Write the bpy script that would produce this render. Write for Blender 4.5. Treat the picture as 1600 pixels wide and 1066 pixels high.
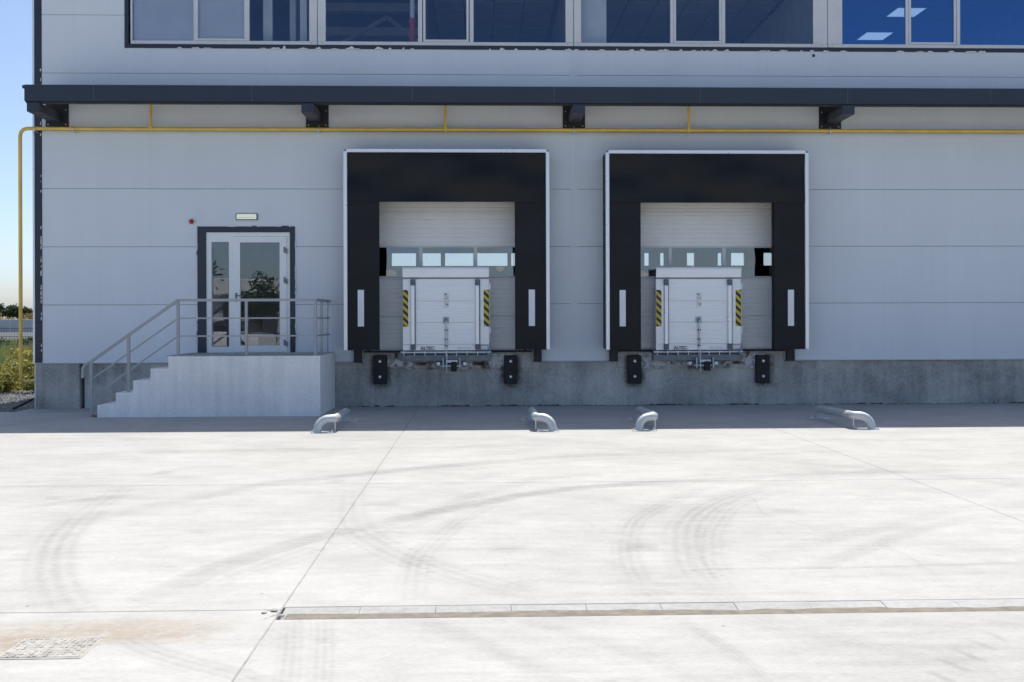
import bpy, math, random
from mathutils import Vector, Matrix, noise
R = math.radians
random.seed(7)
for o in list(bpy.data.objects): bpy.data.objects.remove(o)
scene = bpy.context.scene
col = scene.collection

# ------------------------------------------------------------------ camera
cd = bpy.data.cameras.new('camera'); cam = bpy.data.objects.new('camera', cd); col.objects.link(cam)
cd.sensor_width = 36; cd.lens = 36.0; cd.shift_y = -35 / 1600; cd.clip_start = .05; cd.clip_end = 4000
PSI = math.atan(50 / 1600); RHO = .003
fw = Vector((math.sin(PSI), math.cos(PSI), 0)); rt = Vector((math.cos(PSI), -math.sin(PSI), 0)); up = Vector((0, 0, 1))
r2 = (rt - up * RHO).normalized(); u2 = (up + rt * RHO).normalized()
cam.matrix_world = Matrix(((r2.x, u2.x, -fw.x, 0), (r2.y, u2.y, -fw.y, -17.8), (r2.z, u2.z, -fw.z, 1.52), (0, 0, 0, 1)))
scene.camera = cam
# ------------------------------------------------------------------ sky, sun, exposure
SUN_EL, SUN_AZ = R(65.8), R(20)        # azimuth from +Y (behind the building) towards +X
w = bpy.data.worlds.new('World'); scene.world = w; w.use_nodes = True
nt = w.node_tree; nt.nodes.clear()
sky = nt.nodes.new('ShaderNodeTexSky'); sky.sky_type = 'NISHITA'; sky.sun_disc = False
sky.sun_elevation = SUN_EL; sky.sun_rotation = SUN_AZ; sky.air_density = .66; sky.dust_density = 1.4; sky.ozone_density = 2.0
bg = nt.nodes.new('ShaderNodeBackground'); bg.inputs['Strength'].default_value = .134
wo = nt.nodes.new('ShaderNodeOutputWorld')
nt.links.new(sky.outputs[0], bg.inputs[0]); nt.links.new(bg.outputs[0], wo.inputs[0])
sl = bpy.data.lights.new('sun', 'SUN'); sl.energy = 4.0; sl.angle = R(.53); sl.color = (1, .965, .91)
so = bpy.data.objects.new('sun', sl); col.objects.link(so); so.location = (10, 30, 50)
sd = Vector((math.sin(SUN_AZ) * math.cos(SUN_EL), math.cos(SUN_AZ) * math.cos(SUN_EL), math.sin(SUN_EL)))
so.rotation_euler = sd.to_track_quat('Z', 'Y').to_euler()
vs = scene.view_settings; vs.view_transform = 'Standard'; vs.look = 'None'; vs.exposure = .57; vs.gamma = 1; vs.use_curve_mapping = False
scene.cycles.transparent_max_bounces = 16

# ------------------------------------------------------------------ helpers
class MB:
    def __init__(s): s.v = []; s.f = []; s.uv = None
    def quad(s, *p):
        n = len(s.v); s.v += [tuple(q) for q in p]; s.f.append(tuple(range(n, n + len(p)))); return s
    def box(s, x0, x1, y0, y1, z0, z1, b=0):
        X, Y, Z = (min(x0, x1), max(x0, x1)), (min(y0, y1), max(y0, y1)), (min(z0, z1), max(z0, z1))
        n = len(s.v)
        if b <= 0:
            s.v += [(X[i], Y[j], Z[k]) for i in (0, 1) for j in (0, 1) for k in (0, 1)]
            for q in ((0,1,3,2),(4,6,7,5),(0,4,5,1),(2,3,7,6),(0,2,6,4),(1,5,7,3)): s.f.append(tuple(n + a for a in q))
            return s
        b = min(b, .45 * min(X[1]-X[0], Y[1]-Y[0], Z[1]-Z[0]))
        ix = {}
        for i in (0, 1):
            for j in (0, 1):
                for k in (0, 1):
                    for a in range(3):
                        p = [X[i], Y[j], Z[k]]; sg = [1 - 2*i, 1 - 2*j, 1 - 2*k]
                        for c in range(3):
                            if c != a: p[c] += sg[c] * b
                        ix[i, j, k, a] = len(s.v); s.v.append(tuple(p))
        def F(*q): s.f.append(tuple(q))
        for i in (0, 1):
            q = [ix[i,0,0,0], ix[i,1,0,0], ix[i,1,1,0], ix[i,0,1,0]]; F(*(q if i else q[::-1]))
            q = [ix[0,i,0,1], ix[0,i,1,1], ix[1,i,1,1], ix[1,i,0,1]]; F(*(q if i else q[::-1]))
            q = [ix[0,0,i,2], ix[1,0,i,2], ix[1,1,i,2], ix[0,1,i,2]]; F(*(q if i else q[::-1]))
        def E(a, b_, a1, b1, flip):
            q = [a, b_, b1, a1]; F(*(q[::-1] if flip else q))
        for i in (0, 1):
            for j in (0, 1):
                E(ix[0,i,j,1], ix[1,i,j,1], ix[0,i,j,2], ix[1,i,j,2], i == j)
                E(ix[i,0,j,0], ix[i,1,j,0], ix[i,0,j,2], ix[i,1,j,2], i != j)
                E(ix[i,j,0,0], ix[i,j,1,0], ix[i,j,0,1], ix[i,j,1,1], i == j)
        for i in (0, 1):
            for j in (0, 1):
                for k in (0, 1):
                    q = [ix[i,j,k,0], ix[i,j,k,1], ix[i,j,k,2]]; F(*(q if (i + j + k) % 2 else q[::-1]))
        return s
    def tube(s, pts, r, n=10, caps=True, radii=None):
        pts = [Vector(p) for p in pts]; base = len(s.v); pn = None
        for i, p in enumerate(pts):
            a = pts[max(i - 1, 0)]; c = pts[min(i + 1, len(pts) - 1)]
            t = (c - a).normalized()
            if pn is None:
                h = Vector((0, 0, 1)) if abs(t.z) < .9 else Vector((1, 0, 0)); nn = (h - t * h.dot(t)).normalized()
            else: nn = (pn - t * pn.dot(t)).normalized()
            pn = nn; bb = t.cross(nn); rr = radii[i] if radii else r
            # widen at mitred corners
            for k in range(n):
                an = 2 * math.pi * (k + .5) / n
                s.v.append(tuple(p + (nn * math.cos(an) + bb * math.sin(an)) * rr))
        for i in range(len(pts) - 1):
            for k in range(n):
                a = base + i * n + k; b = base + i * n + (k + 1) % n
                s.f.append((a, b, b + n, a + n))
        if caps:
            s.f.append(tuple(base + k for k in range(n))[::-1]); e = base + (len(pts) - 1) * n
            s.f.append(tuple(e + k for k in range(n)))
        return s
    def bar(s, p, q, wd, ht=None):           # rectangular bar between two points
        p, q = Vector(p), Vector(q); ht = ht or wd; t = (q - p).normalized()
        h = Vector((0, 0, 1)) if abs(t.z) < .9 else Vector((0, 1, 0))
        a = t.cross(h).normalized(); b = a.cross(t).normalized(); n = len(s.v)
        for c in (p, q):
            for i, j in ((-1, -1), (1, -1), (1, 1), (-1, 1)): s.v.append(tuple(c + a * i * wd / 2 + b * j * ht / 2))
        for q_ in ((0,3,2,1),(4,5,6,7),(0,1,5,4),(1,2,6,5),(2,3,7,6),(3,0,4,7)): s.f.append(tuple(n + k for k in q_))
        return s
    def prismx(s, prof, x0, x1):             # closed YZ profile extruded along X
        n = len(s.v); m = len(prof)
        for x in (x0, x1): s.v += [(x, y, z) for y, z in prof]
        for i in range(m): s.f.append((n + i, n + (i + 1) % m, n + m + (i + 1) % m, n + m + i))
        s.f.append(tuple(range(n, n + m))[::-1]); s.f.append(tuple(range(n + m, n + 2 * m))); return s
    def prismy(s, prof, y0, y1):             # closed XZ profile extruded along Y
        n = len(s.v); m = len(prof)
        for y in (y0, y1): s.v += [(x, y, z) for x, z in prof]
        for i in range(m): s.f.append((n + i, n + (i + 1) % m, n + m + (i + 1) % m, n + m + i))
        s.f.append(tuple(range(n, n + m))); s.f.append(tuple(range(n + m, n + 2 * m))[::-1]); return s
    def dome(s, c, r, ax=(0, -1, 0), n=12, k=5, flat=1.):
        c = Vector(c); ax = Vector(ax); h = Vector((0, 0, 1)) if abs(ax.z) < .9 else Vector((1, 0, 0))
        a = ax.cross(h).normalized(); b = a.cross(ax); base = len(s.v)
        for i in range(k):
            t = i / k * math.pi / 2
            for j in range(n):
                an = 2 * math.pi * j / n
                s.v.append(tuple(c + (a * math.cos(an) + b * math.sin(an)) * r * math.cos(t) + ax * r * flat * math.sin(t)))
        s.v.append(tuple(c + ax * r * flat)); tip = len(s.v) - 1
        for i in range(k - 1):
            for j in range(n):
                p = base + i * n + j; q = base + i * n + (j + 1) % n; s.f.append((p, q, q + n, p + n))
        for j in range(n): s.f.append((base + (k - 1) * n + j, base + (k - 1) * n + (j + 1) % n, tip))
        return s
    def slab_cells(s, x0, x1, z0, z1, y0, y1, holes):
        """wall sheet between y0 (front) and y1 with rectangular holes left open"""
        xs = sorted({x0, x1} | {min(max(h[i], x0), x1) for h in holes for i in (0, 1)})
        zs = sorted({z0, z1} | {min(max(h[i], z0), z1) for h in holes for i in (2, 3)})
        def keep(i, k):
            if not (0 <= i < len(xs) - 1 and 0 <= k < len(zs) - 1): return False
            cx, cz = (xs[i] + xs[i+1]) / 2, (zs[k] + zs[k+1]) / 2
            return not any(h[0] < cx < h[1] and h[2] < cz < h[3] for h in holes)
        for i in range(len(xs) - 1):
            for k in range(len(zs) - 1):
                if not keep(i, k): continue
                a, b, c, d = xs[i], xs[i+1], zs[k], zs[k+1]
                s.quad((a,y0,c),(b,y0,c),(b,y0,d),(a,y0,d)); s.quad((a,y1,c),(a,y1,d),(b,y1,d),(b,y1,c))
                if not keep(i-1, k): s.quad((a,y0,c),(a,y0,d),(a,y1,d),(a,y1,c))
                if not keep(i+1, k): s.quad((b,y0,c),(b,y1,c),(b,y1,d),(b,y0,d))
                if not keep(i, k-1): s.quad((a,y0,c),(a,y1,c),(b,y1,c),(b,y0,c))
                if not keep(i, k+1): s.quad((a,y0,d),(b,y0,d),(b,y1,d),(a,y1,d))
        return s
    def build(s, name, m, parent=None, smooth=False, fix=False):
        me = bpy.data.meshes.new(name); me.from_pydata(s.v, [], s.f); me.update()
        if fix:
            import bmesh
            bm = bmesh.new(); bm.from_mesh(me); bmesh.ops.recalc_face_normals(bm, faces=bm.faces); bm.to_mesh(me); bm.free()
        if smooth:
            for p in me.polygons: p.use_smooth = True
            if smooth is not True: me.set_sharp_from_angle(angle=R(smooth))
        if s.uv:
            ul = me.uv_layers.new(name='UVMap')
            for lp in me.loops: ul.data[lp.index].uv = s.uv[lp.vertex_index]
        me.materials.append(M[m]); o = bpy.data.objects.new(name, me); col.objects.link(o)
        if parent: o.parent = parent
        return o
def tag(o, label, cat=None, group=None, kind=None):
    if label: o['label'] = label
    if cat: o['category'] = cat
    if group: o['group'] = group
    if kind: o['kind'] = kind
    return o
def empty(name, loc=(0, 0, 0), label=None, cat=None, group=None, rz=0):
    o = bpy.data.objects.new(name, None); col.objects.link(o); o.location = loc; o.rotation_euler.z = rz; o.empty_display_size = .2
    return tag(o, label, cat, group)
def copy_tree(o, parent=None, **k):
    c = o.copy(); col.objects.link(c)
    if parent: c.parent = parent
    for ch in list(o.children): copy_tree(ch, c)
    return c
def place(o, loc, label):
    o.location = loc; o['label'] = label; return o

# ------------------------------------------------------------------ materials
M = {}
def mk(name):
    m = bpy.data.materials.new(name); m.use_nodes = True; nt = m.node_tree; nt.nodes.clear(); M[name] = m
    out = nt.nodes.new('ShaderNodeOutputMaterial'); return m, nt, out
def N(nt, t, **k):
    n = nt.nodes.new('ShaderNode' + t)
    for a, v in k.items():
        if a.startswith('i_'):
            key = a[2:]; key = int(key) if key.isdigit() else key.replace('_', ' ')
            n.inputs[key].default_value = v
        else: setattr(n, a, v)
    return n
def math_(nt, op, a, b=None, c=None, clamp=False):
    n = nt.nodes.new('ShaderNodeMath'); n.operation = op; n.use_clamp = clamp
    for i, x in enumerate((a, b, c)):
        if x is None: continue
        if isinstance(x, (int, float)): n.inputs[i].default_value = x
        else: nt.links.new(x, n.inputs[i])
    return n.outputs[0]
def pos_noise(nt, scale3, scale=1., detail=4., rough=.55, space='pos'):
    src = N(nt, 'NewGeometry').outputs['Position'] if space == 'pos' else N(nt, 'TexCoord').outputs['Object']
    mp = N(nt, 'Mapping'); mp.inputs['Scale'].default_value = scale3; nt.links.new(src, mp.inputs[0])
    nz = N(nt, 'TexNoise'); nz.inputs['Scale'].default_value = scale; nz.inputs['Detail'].default_value = detail; nz.inputs['Roughness'].default_value = rough
    nt.links.new(mp.outputs[0], nz.inputs['Vector']); return nz.outputs['Fac']
def ramp(nt, x, a, b, va=0., vb=1.):
    n = N(nt, 'MapRange'); n.interpolation_type = 'SMOOTHSTEP'
    for i, v in ((1, a), (2, b), (3, va), (4, vb)): n.inputs[i].default_value = v
    nt.links.new(x, n.inputs[0]); return n.outputs[0]
def mixc(nt, f, a, b, mode='MIX'):
    n = N(nt, 'Mix', data_type='RGBA', blend_type=mode)
    for i, x in ((0, f), (6, a), (7, b)):
        if isinstance(x, (int, float)): n.inputs[i].default_value = x
        elif isinstance(x, tuple): n.inputs[i].default_value = (*x, 1) if len(x) == 3 else x
        else: nt.links.new(x, n.inputs[i])
    return n.outputs[2]
def simple(name, c, rough=.5, metal=0., var=.08, scale3=(3, 3, 3), bump=0., bscale=60., spec=.5, vary_rough=.1):
    m, nt, out = mk(name); p = N(nt, 'BsdfPrincipled')
    f = pos_noise(nt, scale3, 1., 5.)
    v = ramp(nt, f, .25, .75, 1 - var, 1 + var)
    cc = mixc(nt, 1., c, None, 'MULTIPLY') if False else None
    comb = N(nt, 'VectorMath', operation='SCALE'); comb.inputs[0].default_value = c; nt.links.new(v, comb.inputs['Scale'])
    nt.links.new(comb.outputs[0], p.inputs['Base Color'])
    rr = ramp(nt, f, .25, .75, max(.02, rough - vary_rough), min(1, rough + vary_rough)); nt.links.new(rr, p.inputs['Roughness'])
    p.inputs['Metallic'].default_value = metal; p.inputs['Specular IOR Level'].default_value = spec
    if bump:
        bf = pos_noise(nt, (bscale,) * 3, 1., 3.); bn = N(nt, 'Bump'); bn.inputs['Strength'].default_value = bump; bn.inputs['Distance'].default_value = .01
        nt.links.new(bf, bn.inputs['Height']); nt.links.new(bn.outputs[0], p.inputs['Normal'])
    nt.links.new(p.outputs[0], out.inputs[0]); return m
def emit(name, c, s):
    m, nt, out = mk(name); e = N(nt, 'Emission'); e.inputs[0].default_value = (*c, 1); e.inputs[1].default_value = s
    nt.links.new(e.outputs[0], out.inputs[0])
def glass(name, tint, refl, wob=0., wscale=2., gc=(.95, .97, 1)):
    m, nt, out = mk(name); t = N(nt, 'BsdfTransparent'); t.inputs[0].default_value = (*tint, 1)
    g = N(nt, 'BsdfGlossy'); g.inputs['Roughness'].default_value = .0; g.inputs['Color'].default_value = (*gc, 1)
    fr = N(nt, 'Fresnel'); fr.inputs['IOR'].default_value = 1.5
    f = math_(nt, 'MULTIPLY_ADD', fr.outputs[0], .9, refl, clamp=True)
    if wob:
        bf = pos_noise(nt, (wscale,) * 3, 1., 1.); bn = N(nt, 'Bump'); bn.inputs['Strength'].default_value = 1.; bn.inputs['Distance'].default_value = wob
        nt.links.new(bf, bn.inputs['Height']); nt.links.new(bn.outputs[0], g.inputs['Normal'])
    mx = N(nt, 'MixShader'); nt.links.new(f, mx.inputs[0]); nt.links.new(t.outputs[0], mx.inputs[1]); nt.links.new(g.outputs[0], mx.inputs[2])
    nt.links.new(mx.outputs[0], out.inputs[0])

# painted sandwich panel: very fine vertical micro-ribs, faint vertical streaks
m, nt, out = mk('panel_metal'); p = N(nt, 'BsdfPrincipled')
f1 = pos_noise(nt, (2.2, 2.2, .12), 1., 4.); f2 = pos_noise(nt, (.5, .5, .4), 1., 3.); f3 = pos_noise(nt, (14, 14, .25), 1., 3.)
v = math_(nt, 'ADD', math_(nt, 'ADD', ramp(nt, f1, .3, .7, -.014, .014), ramp(nt, f2, .3, .7, -.025, .025)), ramp(nt, f3, .3, .7, .992, 1.008))
oi = N(nt, 'ObjectInfo'); v = math_(nt, 'ADD', v, math_(nt, 'MULTIPLY_ADD', oi.outputs['Random'], .03, -.015))
sc_ = N(nt, 'VectorMath', operation='SCALE'); sc_.inputs[0].default_value = (.66, .702, .735); nt.links.new(v, sc_.inputs['Scale']); nt.links.new(sc_.outputs[0], p.inputs['Base Color'])
p.inputs['Roughness'].default_value = .42; p.inputs['Specular IOR Level'].default_value = .4
wv = N(nt, 'TexWave', wave_type='BANDS', bands_direction='X'); wv.inputs['Scale'].default_value = 9.; gp = N(nt, 'NewGeometry'); nt.links.new(gp.outputs['Position'], wv.inputs['Vector'])
bn = N(nt, 'Bump'); bn.inputs['Strength'].default_value = .10; bn.inputs['Distance'].default_value = .004; nt.links.new(wv.outputs['Fac'], bn.inputs['Height']); nt.links.new(bn.outputs[0], p.inputs['Normal'])
nt.links.new(p.outputs[0], out.inputs[0])

# yard concrete: broom-finished, streaky
m, nt, out = mk('yard_concrete'); p = N(nt, 'BsdfPrincipled')
a = pos_noise(nt, (.35, .5, 1), 1., 5., .6); b = pos_noise(nt, (1.1, 13, 1), 1., 5., .65); c = pos_noise(nt, (30, 60, 1), 1., 3., .7); d = pos_noise(nt, (5, 24, 1), 1., 2., .5)
v = math_(nt, 'ADD', ramp(nt, a, .3, .7, .92, 1.05), math_(nt, 'MULTIPLY', ramp(nt, b, .3, .7, -.075, .055), ramp(nt, pos_noise(nt, (.8, 1.7, 1), 1., 4., .6), .35, .65, .12, 1.)))
v = math_(nt, 'ADD', v, ramp(nt, pos_noise(nt, (1.7, 2.6, 1), 1., 6., .65), .3, .7, -.075, .055))
v = math_(nt, 'ADD', v, ramp(nt, pos_noise(nt, (7, 9, 1), 1., 5., .7), .3, .7, -.04, .03))
v = math_(nt, 'ADD', v, ramp(nt, c, .3, .7, -.055, .055))
v = math_(nt, 'MULTIPLY', v, ramp(nt, d, .66, .76, 1., .86))
vo = N(nt, 'TexVoronoi'); vo.inputs['Scale'].default_value = 2.1; nt.links.new(N(nt, 'NewGeometry').outputs['Position'], vo.inputs['Vector'])
v = math_(nt, 'MULTIPLY', v, ramp(nt, vo.outputs['Distance'], .012, .03, .55, 1.))
oi = N(nt, 'ObjectInfo'); v = math_(nt, 'ADD', v, math_(nt, 'MULTIPLY_ADD', oi.outputs['Random'], .03, -.015))
sc_ = N(nt, 'VectorMath', operation='SCALE'); sc_.inputs[0].default_value = (.418, .409, .38); nt.links.new(v, sc_.inputs['Scale']); nt.links.new(sc_.outputs[0], p.inputs['Base Color'])
p.inputs['Roughness'].default_value = .85; p.inputs['Specular IOR Level'].default_value = .25
bn = N(nt, 'Bump'); bn.inputs['Strength'].default_value = .25; bn.inputs['Distance'].default_value = .004; nt.links.new(b, bn.inputs['Height']); nt.links.new(bn.outputs[0], p.inputs['Normal'])
nt.links.new(p.outputs[0], out.inputs[0])

def wall_concrete(name, c, stain, eff, bumps=.35, mot=.2, grit=.16):
    m, nt, out = mk(name); p = N(nt, 'BsdfPrincipled')
    a = pos_noise(nt, (.7, .7, .9), 1., 6., .6); b = pos_noise(nt, (6, 6, .35), 1., 5., .6); d = pos_noise(nt, (26, 26, 22), 1., 4., .65); e = pos_noise(nt, (1.6, 1.6, 2.4), 1., 5., .6)
    v = math_(nt, 'ADD', ramp(nt, a, .3, .7, 1 - mot, 1 + mot * .9), ramp(nt, b, .3, .7, -stain, stain)); v = math_(nt, 'ADD', v, ramp(nt, d, .3, .7, -grit, grit))
    sc_ = N(nt, 'VectorMath', operation='SCALE'); sc_.inputs[0].default_value = c; nt.links.new(v, sc_.inputs['Scale'])
    cc = mixc(nt, ramp(nt, e, .55, .68, 0, eff), sc_.outputs[0], (.42, .42, .41))
    nt.links.new(cc, p.inputs['Base Color']); p.inputs['Roughness'].default_value = .9; p.inputs['Specular IOR Level'].default_value = .2
    bn = N(nt, 'Bump'); bn.inputs['Strength'].default_value = bumps; bn.inputs['Distance'].default_value = .01; nt.links.new(d, bn.inputs['Height']); nt.links.new(bn.outputs[0], p.inputs['Normal'])
    nt.links.new(p.outputs[0], out.inputs[0])
wall_concrete('plinth_concrete', (.43, .425, .395), .12, .45, .6, .32, .13)
wall_concrete('landing_concrete', (.86, .85, .815), .055, .0, .3, .075, .05)
wall_concrete('gutter_concrete', (.37, .365, .345), .05, .0, .4, .10, .08)
simple('anthracite', (.020, .029, .046), .45, var=.12)
simple('seam_dark', (.07, .08, .095), .5)
simple('anthracite_dark', (.018, .020, .024), .6)
simple('joint_dark', (.14, .14, .135), .9)
simple('filler', (.33, .325, .30), 1., var=.35, scale3=(6, 6, 6))
simple('door_white', (.82, .83, .82), .4, var=.03)
simple('white_frame', (.62, .63, .63), .4, var=.04)
simple('foam', (.76, .75, .70), .9, bump=.4)
simple('galvanised', (.62, .65, .67), .42, metal=.85, var=.12, scale3=(12, 12, 12))
simple('aluminium', (.86, .86, .86), .42, metal=.3, var=.05, scale3=(1.5, 8, 14))
simple('dull_zinc', (.20, .225, .245), .6, metal=.3, var=.3, scale3=(9, 9, 9))
simple('alu_profile', (.80, .81, .82), .35, metal=.5, var=.03)
simple('rail_paint', (.36, .37, .38), .45, var=.05)
simple('yellow_paint', (.74, .50, .09), .45, var=.10, scale3=(4, 4, 4))
simple('curtain_black', (.0062, .0072, .0092), .5, var=.75, scale3=(1.2, 1.2, 2.), spec=.3)
simple('rubber', (.018, .017, .017), .75, bump=.3)
simple('stripe_white', (.78, .79, .80), .5, var=.03)
simple('door_section', (.80, .80, .78), .45, var=.03)
simple('sticker_white', (.75, .74, .70), .5, var=.03)
simple('ink', (.03, .03, .04), .6)
simple('cap_grey', (.12, .14, .17), .5)
simple('steel_blue', (.30, .38, .45), .35, metal=.7)
simple('rust', (.10, .045, .026), .9, var=.35, scale3=(9, 9, 9), bump=.4)
simple('sediment', (.20, .175, .14), .95, var=.25, scale3=(14, 14, 14), bump=.6)
simple('red_plastic', (.45, .02, .015), .3)
simple('red_pipe', (.50, .05, .05), .4)
simple('interior_wall', (.50, .50, .48), .8)
simple('interior_light', (.84, .86, .80), .8)
simple('interior_floor', (.30, .30, .29), .6)
simple('interior_dark', (.06, .062, .07), .7)
simple('ceiling_tile', (.42, .42, .42), .9, bump=.15)
simple('blind', (.74, .74, .72), .8, var=.04)
simple('gravel_stone', (.21, .205, .195), .95, var=.4, scale3=(23, 23, 23))
simple('earth', (.13, .105, .065), 1., var=.3, scale3=(1, 1, 1))
simple('pale_lot', (.085, .09, .09), 1., var=.1, scale3=(.1, .1, .1))
simple('bark', (.10, .075, .05), .95, var=.3, bump=.6)
simple('dry_stalk', (.24, .17, .09), .9)
simple('manhole_metal', (.385, .365, .325), .95, metal=.0, var=.18, scale3=(11, 11, 11))
simple('stain_dark', (.05, .043, .04), .9)
simple('dirt_dark', (.10, .095, .088), 1., var=.4, scale3=(8, 8, 8))
simple('fence_wire', (.10, .12, .13), .5)
simple('shed_grey', (.50, .51, .51), .8, var=.1, scale3=(.3, .3, .3))
simple('car_white', (.75, .75, .74), .25, var=.02)
simple('tyre_rubber', (.025, .025, .025), .8)
simple('shed_wall', (.42, .44, .46), .7, var=.05)
simple('shed_fascia', (.70, .71, .70), .5, var=.04)
simple('wood', (.30, .2, .1), .8)
def leafmat(name, c1, c2):
    m, nt, out = mk(name); p = N(nt, 'BsdfPrincipled'); oi = pos_noise(nt, (3, 3, 3), 1., 3.); g = N(nt, 'NewGeometry')
    f = math_(nt, 'ADD', ramp(nt, oi, .3, .7, 0, .6), math_(nt, 'MULTIPLY', g.outputs['Random Per Island'], .4))
    nt.links.new(mixc(nt, f, c1, c2), p.inputs['Base Color']); p.inputs['Roughness'].default_value = .6
    t = N(nt, 'BsdfTranslucent'); nt.links.new(mixc(nt, f, c1, c2), t.inputs[0]); mx = N(nt, 'MixShader'); mx.inputs[0].default_value = .3
    nt.links.new(p.outputs[0], mx.inputs[1]); nt.links.new(t.outputs[0], mx.inputs[2]); nt.links.new(mx.outputs[0], out.inputs[0])
leafmat('grass_blades', (.17, .24, .07), (.38, .38, .15))
leafmat('shrub_leaf', (.10, .12, .03), (.50, .44, .09))
leafmat('tree_leaf', (.022, .045, .018), (.05, .085, .03))
leafmat('autumn_leaf', (.20, .16, .06), (.38, .28, .09))
glass('glass_office', (.92, .94, .95), .025, .0015, .8, gc=(.52, .70, 1.))
glass('glass_blue', (.62, .74, .86), .17, .0015, .8, gc=(.24, .52, .98))
glass('glass_door', (.84, .87, .88), .055, .0012, 1.6)
glass('glass_dock', (.90, .92, .93), .08, .009, 2.0)
emit('lamp_panel', (.85, .95, 1.), .65)
emit('lamp_lens', (.90, 1., .92), .42)

# hazard tape: black and yellow diagonal print
m, nt, out = mk('hazard'); p = N(nt, 'BsdfPrincipled'); tc = N(nt, 'TexCoord'); sx = N(nt, 'SeparateXYZ'); nt.links.new(tc.outputs['Object'], sx.inputs[0])
q = math_(nt, 'FRACT', math_(nt, 'MULTIPLY', math_(nt, 'ADD', sx.outputs['Z'], math_(nt, 'MULTIPLY', sx.outputs['X'], .95)), 1 / .125))
nt.links.new(mixc(nt, math_(nt, 'GREATER_THAN', q, .52), (.62, .50, .03), (.02, .018, .016)), p.inputs['Base Color']); p.inputs['Roughness'].default_value = .5
nt.links.new(p.outputs[0], out.inputs[0])

# thin marks left on a surface: opacity from the strip's own u (across) and v (along), broken up by noise
def markmat(name, c, treads, nscale=(9, 9, 9), lo=.32, hi=.7, flo=.15):
    m, nt, out = mk(name); d = N(nt, 'BsdfDiffuse'); d.inputs[0].default_value = (*c, 1); t = N(nt, 'BsdfTransparent')
    uv = N(nt, 'UVMap'); sx = N(nt, 'SeparateXYZ'); nt.links.new(uv.outputs[0], sx.inputs[0]); u, v = sx.outputs[0], sx.outputs[1]
    eu = math_(nt, 'MULTIPLY', math_(nt, 'MULTIPLY', u, math_(nt, 'SUBTRACT', 1., u)), 4., clamp=True)
    ev = math_(nt, 'MULTIPLY', math_(nt, 'MULTIPLY', v, math_(nt, 'SUBTRACT', 1., v)), 4., clamp=True)
    al = math_(nt, 'MULTIPLY', math_(nt, 'POWER', eu, .8), math_(nt, 'POWER', ev, .7))
    if treads:
        tr = math_(nt, 'MULTIPLY_ADD', math_(nt, 'SINE', math_(nt, 'MULTIPLY', u, treads * 2 * math.pi)), .26, .62); al = math_(nt, 'MULTIPLY', al, tr)
    al = math_(nt, 'MULTIPLY', al, ramp(nt, pos_noise(nt, nscale, 1., 5., .65), lo, hi, flo, 1.))
    al = math_(nt, 'MULTIPLY', al, ramp(nt, pos_noise(nt, (.9, .9, .9), 1., 2., .5), .3, .65, .45, 1.))
    oi = N(nt, 'ObjectInfo'); cs = N(nt, 'SeparateColor'); nt.links.new(oi.outputs['Color'], cs.inputs[0]); al = math_(nt, 'MULTIPLY', al, cs.outputs[0], clamp=True)
    mx = N(nt, 'MixShader'); nt.links.new(al, mx.inputs[0]); nt.links.new(t.outputs[0], mx.inputs[1]); nt.links.new(d.outputs[0], mx.inputs[2]); nt.links.new(mx.outputs[0], out.inputs[0])
markmat('tyre_print', (.19, .187, .178), 4., (10, 42, 14), .32, .68, .25)
markmat('tyre_smear', (.19, .187, .178), 0, (7, 36, 14), .30, .70, .3)
markmat('sand_dust', (.46, .36, .24), 0, (14, 14, 14), .25, .6)
markmat('damp_stain', (.035, .03, .028), 0, (16, 16, 16), .3, .6)
markmat('mortar_smear', (.60, .60, .58), 0, (11, 11, 11), .42, .58)
markmat('rust_stain', (.11, .05, .03), 0, (12, 12, 12), .35, .6)

# ------------------------------------------------------------------ ground and yard
g = MB().quad((-1500, -600, -.16), (1500, -600, -.16), (1500, 2500, -.16), (-1500, 2500, -.16)).build('ground', 'earth'); tag(g, None, kind='structure')
yard = MB().box(-26.44, 24.36, -57, -.63, -.155, -.07).build('concrete_yard', 'joint_dark'); tag(yard, None, kind='structure')
XJ = [-1.045 + 5.08 * k for k in range(-5, 6)]
YR = [-16.7 - 4.1 * k for k in range(0, 11)]
gp = .003
def slab(x0, x1, y0, y1): return MB().box(x0 + gp, x1 - gp, y0 + gp, y1 - gp, -.14, 0, .004).build('slab', 'yard_concrete', yard)
for x0, x1 in zip(XJ, XJ[1:]):
    if x1 < -7: slab(x0, x1, -8.31, -.62)
    elif x0 < -7: slab(x0, -7.70, -8.31, -.62); slab(-7.70, x1, -8.31, .03)
    else: slab(x0, x1, -8.31, .03)
    right = x0 > -1.2
    slab(x0, x1, -12.36 if right else -12.405, -8.31); slab(x0, x1, -16.7, -12.58 if right else -12.405)
    for y1, y0 in zip(YR, YR[1:]): slab(x0, x1, y0, y1)

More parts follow.
